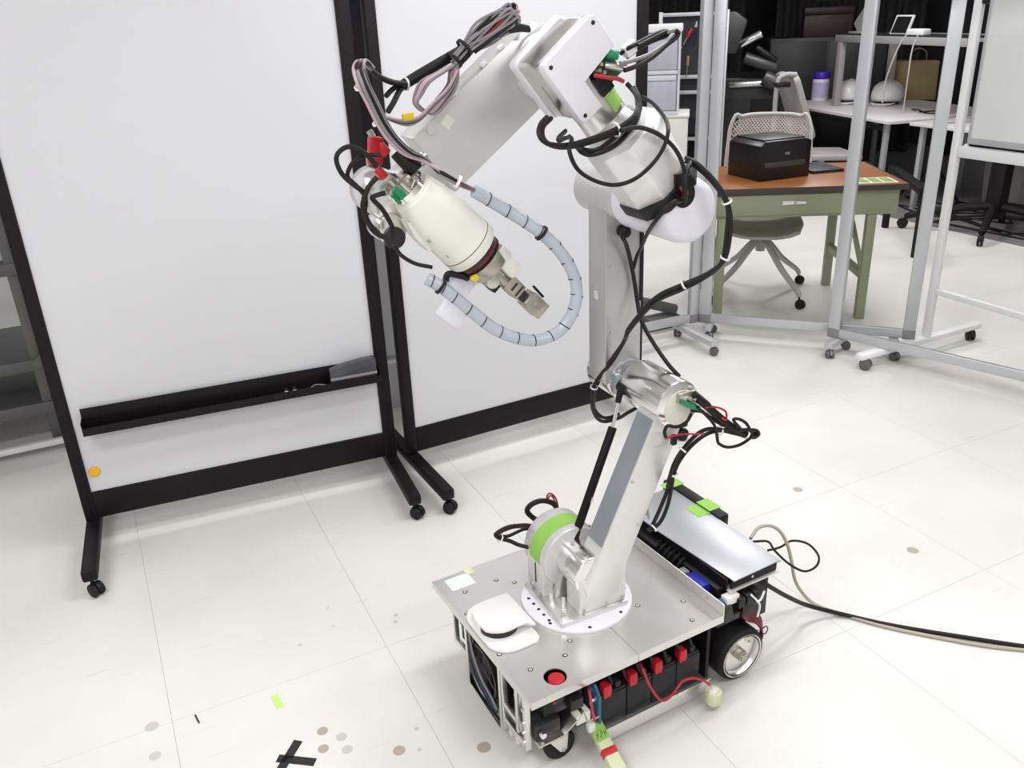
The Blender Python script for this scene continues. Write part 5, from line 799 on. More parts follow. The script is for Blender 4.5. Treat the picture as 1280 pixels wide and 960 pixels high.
# ---- drive wheels
def drive_wheel(v0, s):
    w_ = V().lathe((0.667, v0, 0.079), (0, s, 0), [(0.060, 0.003), (0.069, 0.001), (0.075, 0.005), (0.079, 0.014), (0.079, 0.056), (0.074, 0.066), (0.060, 0.068), (0.055, 0.068)], 40).build('drive_wheel', 'black_rubber', RB)
    V().lathe((0.667, v0, 0.079), (0, s, 0), [(0, 0.020), (0.056, 0.016), (0.062, 0.003), (0.066, 0.0005), (0.069, 0.003), (0.069, 0.046), (0, 0.046)], 40).build('wheel_rim', 'alu', w_)
    V().cyl((0.667, v0+s*0.020, 0.079), (0.667, v0-s*0.002, 0.079), 0.016, seg=24, bev=0.003).cyl((0.667, v0-s*0.002, 0.079), (0.667, v0-s*0.006, 0.079), 0.011, seg=20).build('hub', 'nickel', w_)
    for k in range(3):
        a = k*2*PI/3+0.4; V().cyl((0.667+0.011*math.cos(a), v0-s*0.001, 0.079+0.011*math.sin(a)), (0.667+0.011*math.cos(a), v0-s*0.0045, 0.079+0.011*math.sin(a)), 0.0035, seg=8).build('hub_bolt', 'steel', w_)
    V().box(0.672, 0.690, v0-s*0.0, v0+s*0.004, 0.128, 0.136).build('rim_tag', 'conn_cream', w_)
drive_wheel(0.018, 1); drive_wheel(0.514, -1)
V().cyl((0.667, 0.066, 0.079), (0.667, 0.45, 0.079), 0.03, seg=20).build('axle_motor', 'black_metal', RB)
V().prism([(0.555, 0.06), (0.60, 0.03), (0.62, 0.16), (0.66, 0.19), (0.64, 0.22), (0.555, 0.24)], (0, 0.075, 0), (1, 0, 0), (0, 0, 1), (0, 0.02, 0), 0.002).build('wheel_mount', 'black_metal', RB)
V().box(0.575, 0.655, 0.03, 0.10, 0.205, 0.225, 0.002).prism([(0.60, 0.215), (0.635, 0.215), (0.625, 0.258), (0.60, 0.262)], (0, 0.028, 0), (1, 0, 0), (0, 0, 1), (0, 0.04, 0), 0.004).build('motor_cover', 'dark_steel', RB)
V().box(0.665, 0.70, 0.03, 0.06, 0.20, 0.245, 0.003).build('hall_connector', 'black_plastic', RB)
for k in range(7):
    V().tube([(0.672+k*0.006, 0.05, 0.235), (0.668+k*0.006, 0.032+0.003*k, 0.205), (0.690+k*0.007, 0.032+0.004*k, 0.178), (0.722+k*0.005, 0.034+0.004*k, 0.156), (0.744+k*0.004, 0.034+0.004*k, 0.125), (0.752+k*0.002, 0.036+0.003*k, 0.092), (0.742, 0.040, 0.075)], 0.0034, 6).build('motor_lead', 'wire_darkred', RB)
V().tube([(0.742, 0.03, 0.13), (0.755, 0.028, 0.135), (0.764, 0.03, 0.120), (0.758, 0.03, 0.108), (0.745, 0.03, 0.112)], 0.0018, 6).build('motor_lead', 'wire_darkred', RB)
# ---- rear electronics deck
V().box(0.612, 0.800, 0.075, 0.49, 0.13, 0.285, 0.003).build('electronics_box', 'black_plastic', RB)
V().prism([(0.622, 0.335), (0.622, 0.505), (0.807, 0.505), (0.807, 0.048), (0.640, 0.044)], (0, 0, 0.3165), (1, 0, 0), (0, 1, 0), (0, 0, 0.0035), 0.0008).build('deck_plate', 'deck_metal', RB, 'pale aluminium lid over the electronics')
V().box(0.640, 0.800, 0.052, 0.060, 0.288, 0.3165, 0.001).box(0.792, 0.800, 0.06, 0.49, 0.285, 0.3165).box(0.628, 0.634, 0.06, 0.49, 0.285, 0.3165).build('deck_wall', 'black_metal', RB)
V().box(0.632, 0.805, 0.046, 0.075, 0.281, 0.286, 0.001).build('deck_shelf', 'alu_light', RB)
V().cyl((0.71, 0.052, 0.303), (0.71, 0.049, 0.303), 0.004, seg=10).build('screw', 'steel', RB)
V().cyl((0.800, 0.055, 0.312), (0.812, 0.052, 0.312), 0.004, seg=10).build('screw', 'steel', RB)
V().box(0.575, 0.612, 0.10, 0.165, 0.245, 0.290, 0.003).build('blue_capacitor_bank', 'blue_part', RB)
V().box(0.572, 0.605, 0.175, 0.20, 0.24, 0.286, 0.002).build('ribbon_connector', 'wire_grey', RB)
V().cyl((0.590, 0.052, 0.262), (0.606, 0.048, 0.262), 0.013, seg=18, bev=0.003).build('blue_potentiometer', 'teal_part', RB)
V().box(0.612, 0.655, 0.035, 0.06, 0.255, 0.278, 0.002).build('terminal_strip', 'white_paint', RB)
for k in range(3): V().box(0.645+k*0.028, 0.668+k*0.028, 0.026, 0.06, 0.238, 0.268, 0.003).build('cable_gland', 'black_plastic', RB)
V().tube([(0.68, 0.02, 0.275), (0.70, 0.018, 0.25), (0.715, 0.02, 0.225), (0.712, 0.022, 0.19)], 0.003, 6).build('cable_tie', 'tie_white', RB)
V().tube([(0.725, 0.018, 0.27), (0.712, 0.016, 0.25), (0.700, 0.018, 0.245)], 0.003, 6).build('cable_tie', 'tie_white', RB)
for k in range(6):
    V().tube([(0.585, 0.22+k*0.02, 0.25), (0.60, 0.215+k*0.02, 0.285+0.004*(k % 3)), (0.625, 0.22+k*0.02, 0.295)], 0.004, 6).build('board_lead', 'cable_black', RB)
V().box(0.585, 0.60, 0.30, 0.42, 0.27, 0.30, 0.003).build('heat_sink', 'black_metal', RB)
V().box(0.808, 0.845, 0.285, 0.545, 0.27, 0.326, 0.006).build('side_unit', 'black_plastic', RB, 'black unit taped to the rear deck')
V().box(0.765, 0.8485, 0.325, 0.385, 0.3200, 0.3210).box(0.806, 0.8485, 0.325, 0.385, 0.3262, 0.3272).build('tape_strip', 'green_tape', RB); V().box(0.78, 0.8485, 0.49, 0.525, 0.3262, 0.3272).build('tape_strip', 'green_tape', RB)
V().box(0.70, 0.73, 0.03, 0.035, 0.10, 0.13).build('stay', 'steel', RB)
# ---- turntable and shoulder
tt = B().cyl((0.930, 1.604, 0.270), (0.930, 1.604, 0.2775), 0.145, seg=72, bev=0.001).build('turntable', 'white_plastic', RB, 'white round turntable')
hs = B().lathe((0, 0, 0), (0, 0, 1), [(0.0045, 0), (0.0045, 0.0006), (0, 0.0006)], 12).me('bolt_hole', 'dark_steel')
for k in (0, 9, 11, 13, 15):
    a = 2*PI*k/16+0.12; instance('bolt_hole', hs, tt, (0.930+0.131*math.cos(a), 1.604+0.131*math.sin(a), 0.2775))
for k in range(5): instance('bolt_hole', hs, tt, (0.815+0.001*k, 1.655-0.026*k, 0.2775))
B().box(0.829, 1.028, 1.507, 1.705, 0.2775, 0.291, 0.002).build('shoulder_base', 'alu', RB)
B().prism([(0.8435, 0.291), (1.016, 0.291), (1.016, 0.39), (0.8435, 0.39)], (0, 1.625, 0), (1, 0, 0), (0, 0, 1), (0, 0.085, 0), 0.002).build('shoulder_upright', 'alu_light', RB)
B().cyl((0.930, 1.615, 0.391), (0.930, 1.730, 0.391), 0.087, seg=48, bev=0.006).build('shoulder_drum', 'alu_paint', RB, 'grey shoulder motor drum')
gt = B(); gt.lathe((0.930, 1.640, 0.391), (0, 1, 0), [(0.0872, 0), (0.0880, 0), (0.0880, 0.052), (0.0872, 0.052)], 30, a0=PI*0.97, a1=PI*1.72); gt.build('tape_band', 'green_tape', RB, 'green tape wrapped on the drum')
for y in (1.535, 1.60):
    B().cyl((0.853, y, 0.291), (0.853, y, 0.315), 0.007, seg=12).cyl((0.853, y, 0.315), (0.853, y, 0.345), 0.0045, seg=10).build('bolt', 'alu_shiny', RB)
for y in (1.64, 1.68): B().cyl((0.8435, y, 0.30), (0.836, y, 0.30), 0.006, seg=10).build('bolt', 'steel', RB)
B().box(0.8420, 0.8440, 1.662, 1.667, 0.315, 0.375).build('slot_groove', 'dark_steel', RB)
B().cyl((0.932, 1.520, 0.392), (0.932, 1.622, 0.392), 0.054, seg=40, bev=0.004).build('shoulder_barrel', 'alu_shiny', RB, 'polished shoulder barrel')
B().box(0.90, 0.965, 1.522, 1.615, 0.437, 0.4465, 0.002).build('barrel_flat', 'alu_shiny', RB)
for y in (1.535, 1.60): B().cyl((0.918, y, 0.4465), (0.918, y, 0.4505), 0.006, seg=10).build('bolt', 'steel', RB)
B().prism([(0.865, 0.291), (0.90, 0.291), (0.92, 0.35), (0.90, 0.37), (0.88, 0.34)], (0, 1.605, 0), (1, 0, 0), (0, 0, 1), (0, 0.018, 0), 0.002).build('shoulder_rib', 'alu', RB)
B().box(0.889, 1.024, 1.5145, 1.583, 0.291, 0.385, 0.003).build('shoulder_block', 'alu_light', RB)
for x in (0.90, 0.965, 1.015): B().cyl((x, 1.506, 0.3), (x, 1.513, 0.3), 0.0035, seg=10).build('bolt', 'steel', RB)
# ---- lower link
SH = Vector((0.957, 0, 0.375)); EL = Vector((1.160, 0, 0.815)); dl = (EL-SH).normalized(); nl = Vector((dl.z, 0, -dl.x))
L1 = (EL-SH).length
B().prism([(0.0, -0.048), (0.04, -0.043), (L1-0.03, -0.043), (L1, -0.043), (L1, 0.043), (L1-0.03, 0.043), (0.06, 0.050), (0.0, 0.064), (-0.03, 0.062), (-0.05, 0.03), (-0.05, -0.03), (-0.03, -0.052)], SH+Vector((0, 1.512, 0)), dl, nl, Vector((0, 0.072, 0)), 0.003).build('lower_link', 'alu_light', RB, 'box section aluminium lower arm link')
B().prism([(0.085, 0), (L1-0.055, 0), (L1-0.055, 0.064), (0.085, 0.064)], SH+Vector((0, 1.516, 0))-nl*0.0435, dl, (0, 1, 0), -nl*0.0016).build('protective_film', 'alu_film', RB, 'grey protective film on the link side')
for s_, n_ in ((0.27, -0.036), (0.16, 0.036), (0.40, 0.03)): 
    p = SH+dl*s_+nl*n_; B().cyl((p.x, 1.512, p.z), (p.x, 1.508, p.z), 0.0045, seg=10).build('bolt', 'steel', RB)
# ---- elbow
B().cyl((1.160, 1.502, 0.815), (1.160, 1.668, 0.815), 0.060, seg=56, bev=0.005).build('elbow_drum', 'alu_shiny', RB, 'polished elbow drum')
B().cyl((1.166, 1.499, 0.806), (1.166, 1.503, 0.806), 0.046, seg=40).build('elbow_cap', 'pale_label', RB)
B().cyl((1.158, 1.668, 0.815), (1.158, 1.700, 0.815), 0.050, seg=40).build('elbow_collar', 'alu_film', RB)
B().cyl((1.150, 1.700, 0.812), (1.150, 1.815, 0.812), 0.058, seg=48, bev=0.004).build('elbow_rear_drum', 'alu_shiny', RB)
B().box(1.095, 1.16, 1.672, 1.698, 0.79, 0.84, 0.003).build('elbow_bracket', 'alu_film', RB)
for x, z in ((1.150, 0.762), (1.195, 0.852)): B().cyl((x, 1.502, z), (x, 1.498, z), 0.005, seg=10).build('bolt', 'steel', RB)
# connectors on the elbow face
B().box(1.150, 1.20, 1.488, 1.503, 0.825, 0.850, 0.002).build('connector_board', 'nickel', RB)
for k in range(3): B().cyl((1.155+k*0.014, 1.490, 0.842-k*0.004), (1.165+k*0.014, 1.478, 0.838-k*0.004), 0.005, seg=10).build('connector_pin', 'nickel', RB)
for k in range(2): B().bar((1.152+k*0.013, 1.488, 0.834-k*0.006), (1.188+k*0.013, 1.474, 0.812-k*0.006), 0.012, 0.012, bev=0.003).build('green_plug', 'green_conn', RB)
B().bar((1.19, 1.488, 0.842), (1.225, 1.470, 0.806), 0.018, 0.02, bev=0.004).build('black_plug', 'black_plastic', RB)
for k in range(2): B().cyl((1.190+k*0.01, 1.474, 0.812-k*0.006), (1.206+k*0.01, 1.470, 0.800-k*0.006), 0.003, seg=8).build('plug_shank', 'alu_shiny', RB)
B().box(1.138, 1.152, 1.490, 1.502, 0.715, 0.742, 0.003).build('black_plug', 'black_plastic', RB)
# ---- gas spring
ga, gb, gc = Vector((0.921, 1.62, 0.408)), Vector((1.070, 1.65, 0.716)), Vector((1.102, 1.662, 0.815))
gs = B().cyl(ga+(gb-ga)*0.03, gb, 0.0112, seg=20, bev=0.002).build('gas_spring', 'black_metal', RB, 'black gas spring')
B().cyl(gb, gc, 0.0048, seg=14).build('spring_rod', 'alu_shiny', gs)
for p in (ga, gc): B().cyl(p+Vector((0, -0.010, 0)), p+Vector((0, 0.010, 0)), 0.012, seg=18, bev=0.003).build('spring_eye', 'black_plastic', gs)
B().cyl(gc-(gc-gb).normalized()*0.04, gc, 0.0075, 0.0095, 14).build('spring_end', 'black_plastic', gs)
B().cyl(ga+Vector((0, -0.02, 0)), ga+Vector((0, 0.02, 0)), 0.0055, seg=12).build('spring_pin', 'steel', gs)
m_ = ga+(gb-ga)*0.42; B().obox(m_+Vector((0.006, -0.0102, 0)), (0.006, 0.001, 0.02), RY(0.45)).build('spring_mark', 'tie_white', gs)
# ---- upright link
B().box(1.080, 1.186, 1.702, 1.782, 0.81, 1.30, 0.004).build('upright_link', 'alu_grey', RB, 'grey upright arm link')
B().box(1.0785, 1.0802, 1.735, 1.752, 1.03, 1.052).build('label_patch', 'pale_label', RB)
for z, s_ in ((0.95, 1), (1.12, 1)): B().cyl((1.095, 1.702, z), (1.095, 1.699, z), 0.003, seg=10).build('bolt', 'steel', RB)
B().cyl((1.130, 1.655, 1.290), (1.130, 1.84, 1.290), 0.060, seg=56, bev=0.008).build('upper_joint', 'alu_paint', RB)
B().cyl((1.132, 1.648, 1.292), (1.132, 1.657, 1.292), 0.066, seg=48).build('joint_ring', 'alu', RB)
B().lathe((1.132, 1.442, 1.292), (0, 1, 0), [(0, 0), (0.048, 0.0), (0.060, 0.004), (0.068, 0.014), (0.0715, 0.030), (0.0715, 0.206), (0, 0.206)], 64).build('joint_cover', 'white_cover', RB, 'white plastic elbow cover')
B().cyl((1.124, 1.704, 1.205), (1.122, 1.676, 1.204), 0.014, seg=18, bev=0.003).build('column_plug', 'black_rubber', RB)
B().cyl((1.106, 1.460, 1.332), (1.106, 1.4405, 1.332), 0.027, seg=28).prism([(1.085, 1.335), (1.130, 1.335), (1.128, 1.358), (1.112, 1.375), (1.082, 1.375)], (0, 1.4415, 0), (1, 0, 0), (0, 0, 1), (0, 0.08, 0)).build('cable_hole', 'black_plastic', RB, 'dark cable opening')
for k in range(3): B().tube([(1.094+0.006*k, 1.442, 1.350), (1.096+0.006*k, 1.434, 1.338), (1.098+0.005*k, 1.440, 1.322)], 0.0022, 6).build('red_wire', 'wire_red', RB)
# ---- forearm
J3 = Vector((1.132, 0, 1.292)); J4 = Vector((0.900, 0, 1.587)); df = (J4-J3).normalized(); nf = Vector((df.z, 0, -df.x)); yv = Vector((0, 1, 0))
def octa(a, c): return [(-a, -a+c), (-a+c, -a), (a-c, -a), (a, -a+c), (a, a-c), (a-c, a), (-a+c, a), (-a, a-c)]
B().prism(octa(0.076, 0.042), J3+df*0.070+yv*1.524, nf, yv, df*0.142, 0.004).build('forearm', 'alu_soft', RB, 'octagonal grey forearm housing')
B().prism(octa(0.080, 0.040), J3+df*0.043+yv*1.520, nf, yv, df*0.030, 0.003).build('forearm_seal', 'black_plastic', RB)
B().cyl(J3+df*0.210+yv*1.540, J3+df*0.236+yv*1.550, 0.066, 0.052, 40).cyl(J3+df*0.230+yv*1.552, J3+df*0.318+yv*1.552, 0.050, seg=40).build('forearm_neck', 'alu', RB)
B().lathe(J3+df*0.262+yv*1.552, df, [(0.0502, 0), (0.0508, 0), (0.0508, 0.036), (0.0502, 0.036)], 12, a0=NA0, a1=NA1).build('tape_band', 'green_tape', RB, 'green tape on the forearm neck')
# ---- square joint box
e1 = Vector((0.780, 0, 0.626)); e2 = Vector((0.626, 0, -0.780)); hb = 0.0715
def sq(h, r, n=4):
    return rpoly(2*h, 2*h, r, n)
fr = [(-hb+0.012, -hb), (-hb+0.004, -hb+0.002), (-hb, -hb+0.01), (-hb, hb-0.012), (-hb+0.002, hb-0.004), (-hb+0.012, hb), (NOT[2][0]-0.002, hb), NOT[2], NOT[1], NOT[0], (hb, NOT[0][1]-0.002), (hb, -hb+0.012), (hb-0.002, -hb+0.004), (hb-0.012, -hb)]
JB = J4
B().prism(fr, JB+yv*1.478, e1, e2, yv*0.024, 0.004, 3).build('box_front', 'white_plastic', RB, 'white front plate with a notch full of connectors')
B().prism(sq(hb-0.003, 0.012), JB+yv*1.514, e1, e2, yv*0.082, 0.001).build('box_band', 'alu', RB, 'brushed aluminium middle band')
B().prism([(-hb+0.004, -hb+0.004), (hb-0.004, -hb+0.004), (hb-0.004, 0.005), (0.0, 0.005), (0.0, hb-0.004), (-hb+0.004, hb-0.004)], JB+yv*1.500, e1, e2, yv*0.016).build('box_inner', 'alu', RB)
B().prism(sq(hb, 0.012), JB+yv*1.594, e1, e2, yv*0.032, 0.004, 3).build('box_back', 'white_plastic', RB)
for a, b_ in ((-hb+0.013, -hb+0.013), (hb-0.013, -hb+0.013), (-hb+0.013, hb-0.013)):
    p = JB+e1*a+e2*b_; B().cyl((p.x, 1.4785, p.z), (p.x, 1.4772, p.z), 0.0042, seg=14).build('screw_hole', 'dark_steel', RB)
B().obox(JB-e1*(hb-0.0032)+e2*0.02+yv*1.548, (0.001, 0.0035, 0.075), Matrix((e1, yv, e2)).transposed()).build('scratch_groove', 'cardboard', RB)
c_ = JB+e1*0.040+e2*0.038
B().obox(c_+yv*1.506, (0.05, 0.01, 0.05), Matrix((e1, yv, e2)).transposed()).build('connector_board', 'pcb_green', RB)
P_ = lambda a, b_, y: JB+e1*a+e2*b_+yv*y
B().cyl(P_(0.052, 0.010, 1.490), P_(0.066, 0.024, 1.478), 0.009, seg=16, bev=0.002).build('green_plug', 'green_conn', RB)
B().cyl(P_(0.036, 0.022, 1.490), P_(0.062, 0.052, 1.472), 0.0075, seg=16, bev=0.002).build('steel_plug', 'steel', RB)
for a, b_ in ((0.020, 0.020), (0.030, 0.014), (0.026, 0.030)): B().cyl(P_(a, b_, 1.496), P_(a, b_, 1.484), 0.004, seg=10).build('brass_pin', 'nickel', RB)
B().tube([P_(0.004, 0.016, 1.482), P_(0.018, 0.034, 1.474), P_(0.034, 0.052, 1.472), P_(0.044, 0.068, 1.478)], 0.0042, 8).build('red_wire', 'wire_red', RB)
B().prism([(-0.012, -0.02), (0.02, -0.02), (0.02, 0.02), (-0.012, 0.02)], P_(0.012, 0.05, 1.494), e1, e2, yv*0.006, 0.001).build('black_plug', 'black_plastic', RB)
B().obox((0.999, 1.49, 1.619), (0.030, 0.020, 0.022), Matrix((Vector((0.86, 0, 0.5)), yv, Vector((0.5, 0, -0.86)))).transposed(), 0.003).build('white_plug', 'tie_white', RB)
B().cyl(JB+yv*1.626, JB+yv*1.645, 0.066, 0.068, 56).build('joint_collar', 'white_plastic', RB); B().cyl(JB+yv*1.645, JB+yv*1.662, 0.071, seg=56, bev=0.003).build('joint_flange', 'alu_shiny', RB)
# ---- beam
be = Vector((0.804, 0, 0.595)); bn = Vector((-0.595, 0, 0.804)); BO = be*1.668 + bn*0.752
B().prism([(-0.310, -0.073), (0.0, -0.073), (0.04, -0.060), (0.068, -0.03), (0.072, 0.01), (0.060, 0.045), (0.03, 0.073), (-0.310, 0.073)], BO+yv*1.660, be, bn, yv*0.075, 0.004).build('beam_link', 'alu_paint', RB, 'grey box section beam')
for s_, n_ in ((-0.232, 0.047), (-0.045, -0.045)):
    B().prism(rpoly(0.023, 0.023, 0.001, 1), BO+be*s_+bn*n_+yv*1.6598, (be+bn*0.25).normalized(), (bn-be*0.25).normalized(), -yv*0.0006).build('label_patch', 'pale_label', RB)
for s_ in (-0.05, -0.10, -0.19): B().obox(BO+be*s_+bn*0.0765+yv*1.668, (0.014, 0.014, 0.007), Matrix((be, yv, bn)).transposed(), 0.001).build('tie_mount', 'tie_white', RB)
B().cyl(BO-be*0.27+bn*0.060+yv*1.66, BO-be*0.27+bn*0.060+yv*1.654, 0.009, seg=14).build('bolt', 'alu_shiny', RB)
# ---- wrist
WJ = Vector((0.530, 0, 1.372))
B().cyl(WJ+yv*1.61, WJ+yv*1.735, 0.047, seg=48, bev=0.004).build('wrist_drum', 'alu_shiny', RB, 'polished wrist drum')
B().cyl(WJ+Vector((-0.006, 1.60, -0.062)), WJ+Vector((-0.006, 1.68, -0.062)), 0.030, seg=40, bev=0.003).build('wrist_motor', 'alu_shiny', RB)
B().prism([(-0.30, -0.045), (-0.39, -0.045), (-0.39, 0.04), (-0.30, 0.04)], BO+yv*1.665, be, bn, yv*0.06, 0.003).build('wrist_bracket', 'alu', RB)
B().cyl(WJ+Vector((-0.006, 1.592, -0.076)), WJ+Vector((-0.006, 1.602, -0.076)), 0.022, seg=24).build('wrist_cap', 'dark_steel', RB)
B().obox((0.509, 1.615, 1.462), (0.026, 0.022, 0.052), RY(0.12), 0.003).build('red_block', 'red_plastic', RB)
B().bar((0.515, 1.612, 1.475), (0.530, 1.605, 1.455), 0.014, 0.018, bev=0.003).build('red_block', 'red_plastic', RB)
B().bar((0.508, 1.61, 1.43), (0.519, 1.60, 1.412), 0.016, 0.014, bev=0.003).build('red_block', 'red_plastic', RB)
B().cyl((0.543, 1.588, 1.462), (0.572, 1.572, 1.422), 0.0165, seg=24, bev=0.002).build('black_encoder', 'black_plastic', RB)
B().cyl((0.500, 1.612, 1.50), (0.507, 1.612, 1.488), 0.006, seg=10).build('red_plug_pin', 'nickel', RB)
# ---- hand
HA = Vector((0.563, 1.575, 1.383)); hd = Vector((0.669, 0, -0.743)); hn = Vector((0.743, 0, 0.669))
B().lathe(HA, hd, [(0, -0.006), (0.040, -0.006), (0.042, 0.0), (0.045, 0.002), (0.052, 0.03), (0.0585, 0.075), (0.060, 0.12), (0.060, 0.150), (0.0605, 0.152), (0.0605, 0.168), (0.058, 0.174), (0, 0.174)], 56).build('hand_cover', 'cream_plastic', RB, 'cream tapered hand cover')
B().lathe(HA+hd*0.151, hd, [(0.0603, 0), (0.0608, 0), (0.0608, 0.0014), (0.0603, 0.0014)], 56).build('cover_seam', 'dark_steel', RB)
B().cyl(HA-hd*0.018, HA-hd*0.004, 0.038, seg=36).build('hand_top_plate', 'alu_shiny', RB)
for k in range(7):
    a = 2*PI*k/7; p = HA-hd*0.018+(hn*math.cos(a)+yv*math.sin(a))*0.029
    B().cyl(p, p-hd*(0.012+0.006*(k % 3)), 0.0065-0.001*(k % 2), seg=10).build('hand_fitting', ('nickel', 'alu_shiny', 'steel')[k % 3], RB)
B().obox(HA-hd*0.028+hn*0.006-yv*0.01, (0.022, 0.018, 0.02), Matrix((hn, yv, hd)).transposed(), 0.004).build('hand_fitting', 'nickel', RB)
for k, (a, b_) in enumerate(((-0.030, -0.016), (-0.022, -0.024))): B().obox(HA-hd*(0.024+0.006*k)+hn*a+yv*b_, (0.014, 0.012, 0.026), Matrix((hn, yv, hd)).transposed(), 0.002).build('green_plug', 'green_conn', RB)
B().tube([HA-hd*0.02+hn*0.0-yv*0.03, HA-hd*0.026+hn*0.015-yv*0.034, HA-hd*0.02+hn*0.03-yv*0.026], 0.0022, 6).build('steel_clip', 'alu_shiny', RB)
B().prism([(0.02, -0.052), (0.055, -0.064), (0.095, -0.066), (0.10, -0.056), (0.03, -0.046)], HA-yv*0.02, hd, hn, yv*0.04, 0.003).build('cover_lug', 'cream_plastic', RB)
for s_, n_ in ((0.075, -0.052), (0.125, -0.048)): B().obox(HA+hd*s_+hn*n_-yv*0.034, (0.009, 0.004, 0.004), Matrix((hd, yv, hn)).transposed(), 0.001).build('recess', 'chair_grey', RB)
# sensor ring, tool changer and jaws
HB = HA+hd*0.174
B().cyl(HB, HB+hd*0.010, 0.052, seg=48).build('tool_ring', 'dark_steel', RB)
B().cyl(HB+hd*0.010, HB+hd*0.018, 0.050, seg=48).build('tool_ring', 'wire_darkred', RB)
B().cyl(HB+hd*0.018, HB+hd*0.024, 0.051, seg=48).build('tool_ring', 'black_metal', RB)
B().cyl(HB+hd*0.024, HB+hd*0.058, 0.047, 0.044, seg=40, bev=0.003).build('tool_body', 'nickel', RB)
B().obox(HB+hd*0.078+hn*0.026, (0.034, 0.05, 0.058), Matrix((hn, yv, hd)).transposed(), 0.008).build('tool_actuator', 'cream_plastic', RB)
B().obox(HB+hd*0.045+hn*0.034-yv*0.02, (0.024, 0.03, 0.03), Matrix((hn, yv, hd)).transposed(), 0.003).build('tool_bracket', 'alu_light', RB)
B().cyl(HB+hd*0.072-hn*0.022-yv*0.028, HB+hd*0.072-hn*0.022+yv*0.02, 0.015, seg=24, bev=0.003).build('tool_knuckle', 'steel', RB)
B().obox(HB+hd*0.088-hn*0.026, (0.020, 0.03, 0.022), Matrix((hn, yv, hd)).transposed(), 0.002).build('tool_stop', 'black_plastic', RB)
B().obox(HB+hd*0.085-hn*0.004, (0.016, 0.034, 0.070), Matrix((hn, yv, hd)).transposed(), 0.003).build('tool_arm', 'nickel', RB)
JD = (Matrix.Rotation(math.radians(8), 3, 'Y') @ hd)
HJ = HB+hd*0.108+hn*0.002
B().obox(HJ+hd*0.018, (0.034, 0.038, 0.044), Matrix((hn, yv, hd)).transposed(), 0.004).build('jaw_block', 'nickel', RB)
B().obox(HJ+hd*0.048, (0.022, 0.026, 0.030), Matrix((hn, yv, hd)).transposed(), 0.003).build('jaw_neck', 'dark_steel', RB)
for s in (-1, 1): B().obox(HJ+hd*0.088+hn*0.004+yv*s*0.013, (0.038, 0.016, 0.050), Matrix((hn, yv, hd)).transposed(), 0.003).build('jaw', 'nickel', RB)
B().obox(HJ+hd*0.066+hn*0.003, (0.026, 0.038, 0.018), Matrix((hn, yv, hd)).transposed(), 0.002).build('jaw_joint', 'steel', RB)
for s in (-1, 1): B().cyl(HJ+hd*0.078+hn*0.004-yv*0.021, HJ+hd*0.078+hn*0.004-yv*0.0235, 0.005, seg=10).build('jaw_bolt', 'steel', RB) if s > 0 else B().cyl(HJ+hd*0.100+hn*0.006-yv*0.021, HJ+hd*0.100+hn*0.006-yv*0.0235, 0.004, seg=10).build('jaw_bolt', 'steel', RB)
B().obox(HJ+hd*0.014-yv*0.0192, (0.020, 0.001, 0.005), Matrix((hn, yv, hd)).transposed()).build('block_slot', 'dark_steel', RB)
B().obox(HJ+hd*0.030-yv*0.0192, (0.026, 0.001, 0.004), Matrix((hn, yv, hd)).transposed()).build('block_slot', 'dark_steel', RB)
B().bar(HJ+hd*0.060+hn*0.032, HJ+hd*0.096+hn*0.030, 0.006, 0.005).build('jaw_spring', 'black_plastic', RB)
B().tube([HB+hd*0.03-hn*0.05-yv*0.01, HB+hd*0.014-hn*0.056-yv*0.01, HB-hd*0.005-hn*0.07, HB-hd*0.0-hn*0.085], 0.007, 8).build('cable_clamp', 'black_plastic', RB)
B().obox(HB+hd*0.030-hn*0.042-yv*0.03, (0.016, 0.01, 0.014), Matrix((hn, yv, hd)).transposed(), 0.002).build('tape_flag', 'yellow_tape', RB)
B().prism([(-0.03, -0.022), (0.03, -0.026), (0.036, 0.0), (0.028, 0.024), (-0.03, 0.022)], Vector((0.640, 1.60, 1.115)), (0.76, 0, -0.65), (0.65, 0, 0.76), (0, 0.022, 0), 0.005).build('white_adapter_box', 'white_cover', RB)
B().obox(HB+hd*0.035-hn*0.06+yv*0.01, (0.05, 0.02, 0.05), Matrix((hn, yv, hd)).transposed(), 0.003).build('adapter_plate', 'white_cover', RB)
# ---- cables and wires
def names(k):
    for a, n in (('loop', 'cable_loop'), ('band', 'coiled_cable'), ('loom_wire', 'harness_wire'), ('loom', 'cable_loom'), ('fan', 'bundled_wire'), ('hang', 'bundled_wire'), ('arch', 'bundled_wire'), ('sheath', 'cable_sheath'), ('spiral', 'spiral_hose'), ('wrist', 'wrist_cable'), ('elbow', 'elbow_cable'), ('motor', 'motor_cable'), ('battery', 'battery_wire'), ('box', 'box_cable'), ('cover', 'cover_cable'), ('column', 'column_cable'), ('link', 'link_cable'), ('tag', 'tag_wire'), ('black', 'cable_tail')):
        if k.startswith(a): return n
    return 'cable'
for k, (m, r, p) in W.items():
    if k in ('power_lead', 'power_lead_b', 'grey_lead'): continue
    B().tube(p, r, 12 if r > 0.008 else 8, 6).build(names(k), m, RB)
SPP = smooth(W['spiral'][2], 14)
for i in range(8, len(SPP)-4, 11):                     # dark gaps of the spiral wrap
    p = SPP[i]; t_ = (SPP[i+1]-SPP[i-1]).normalized(); a = t_.orthogonal().normalized(); b_ = t_.cross(a)
    B().tube([p+(a*math.cos(q)+b_*math.sin(q))*0.0126+t_*(0.010*q/(2*PI)-0.005) for q in [2*PI*j/14 for j in range(12)]], 0.0012, 5, 1).build('wrap_gap', 'dark_steel', RB)
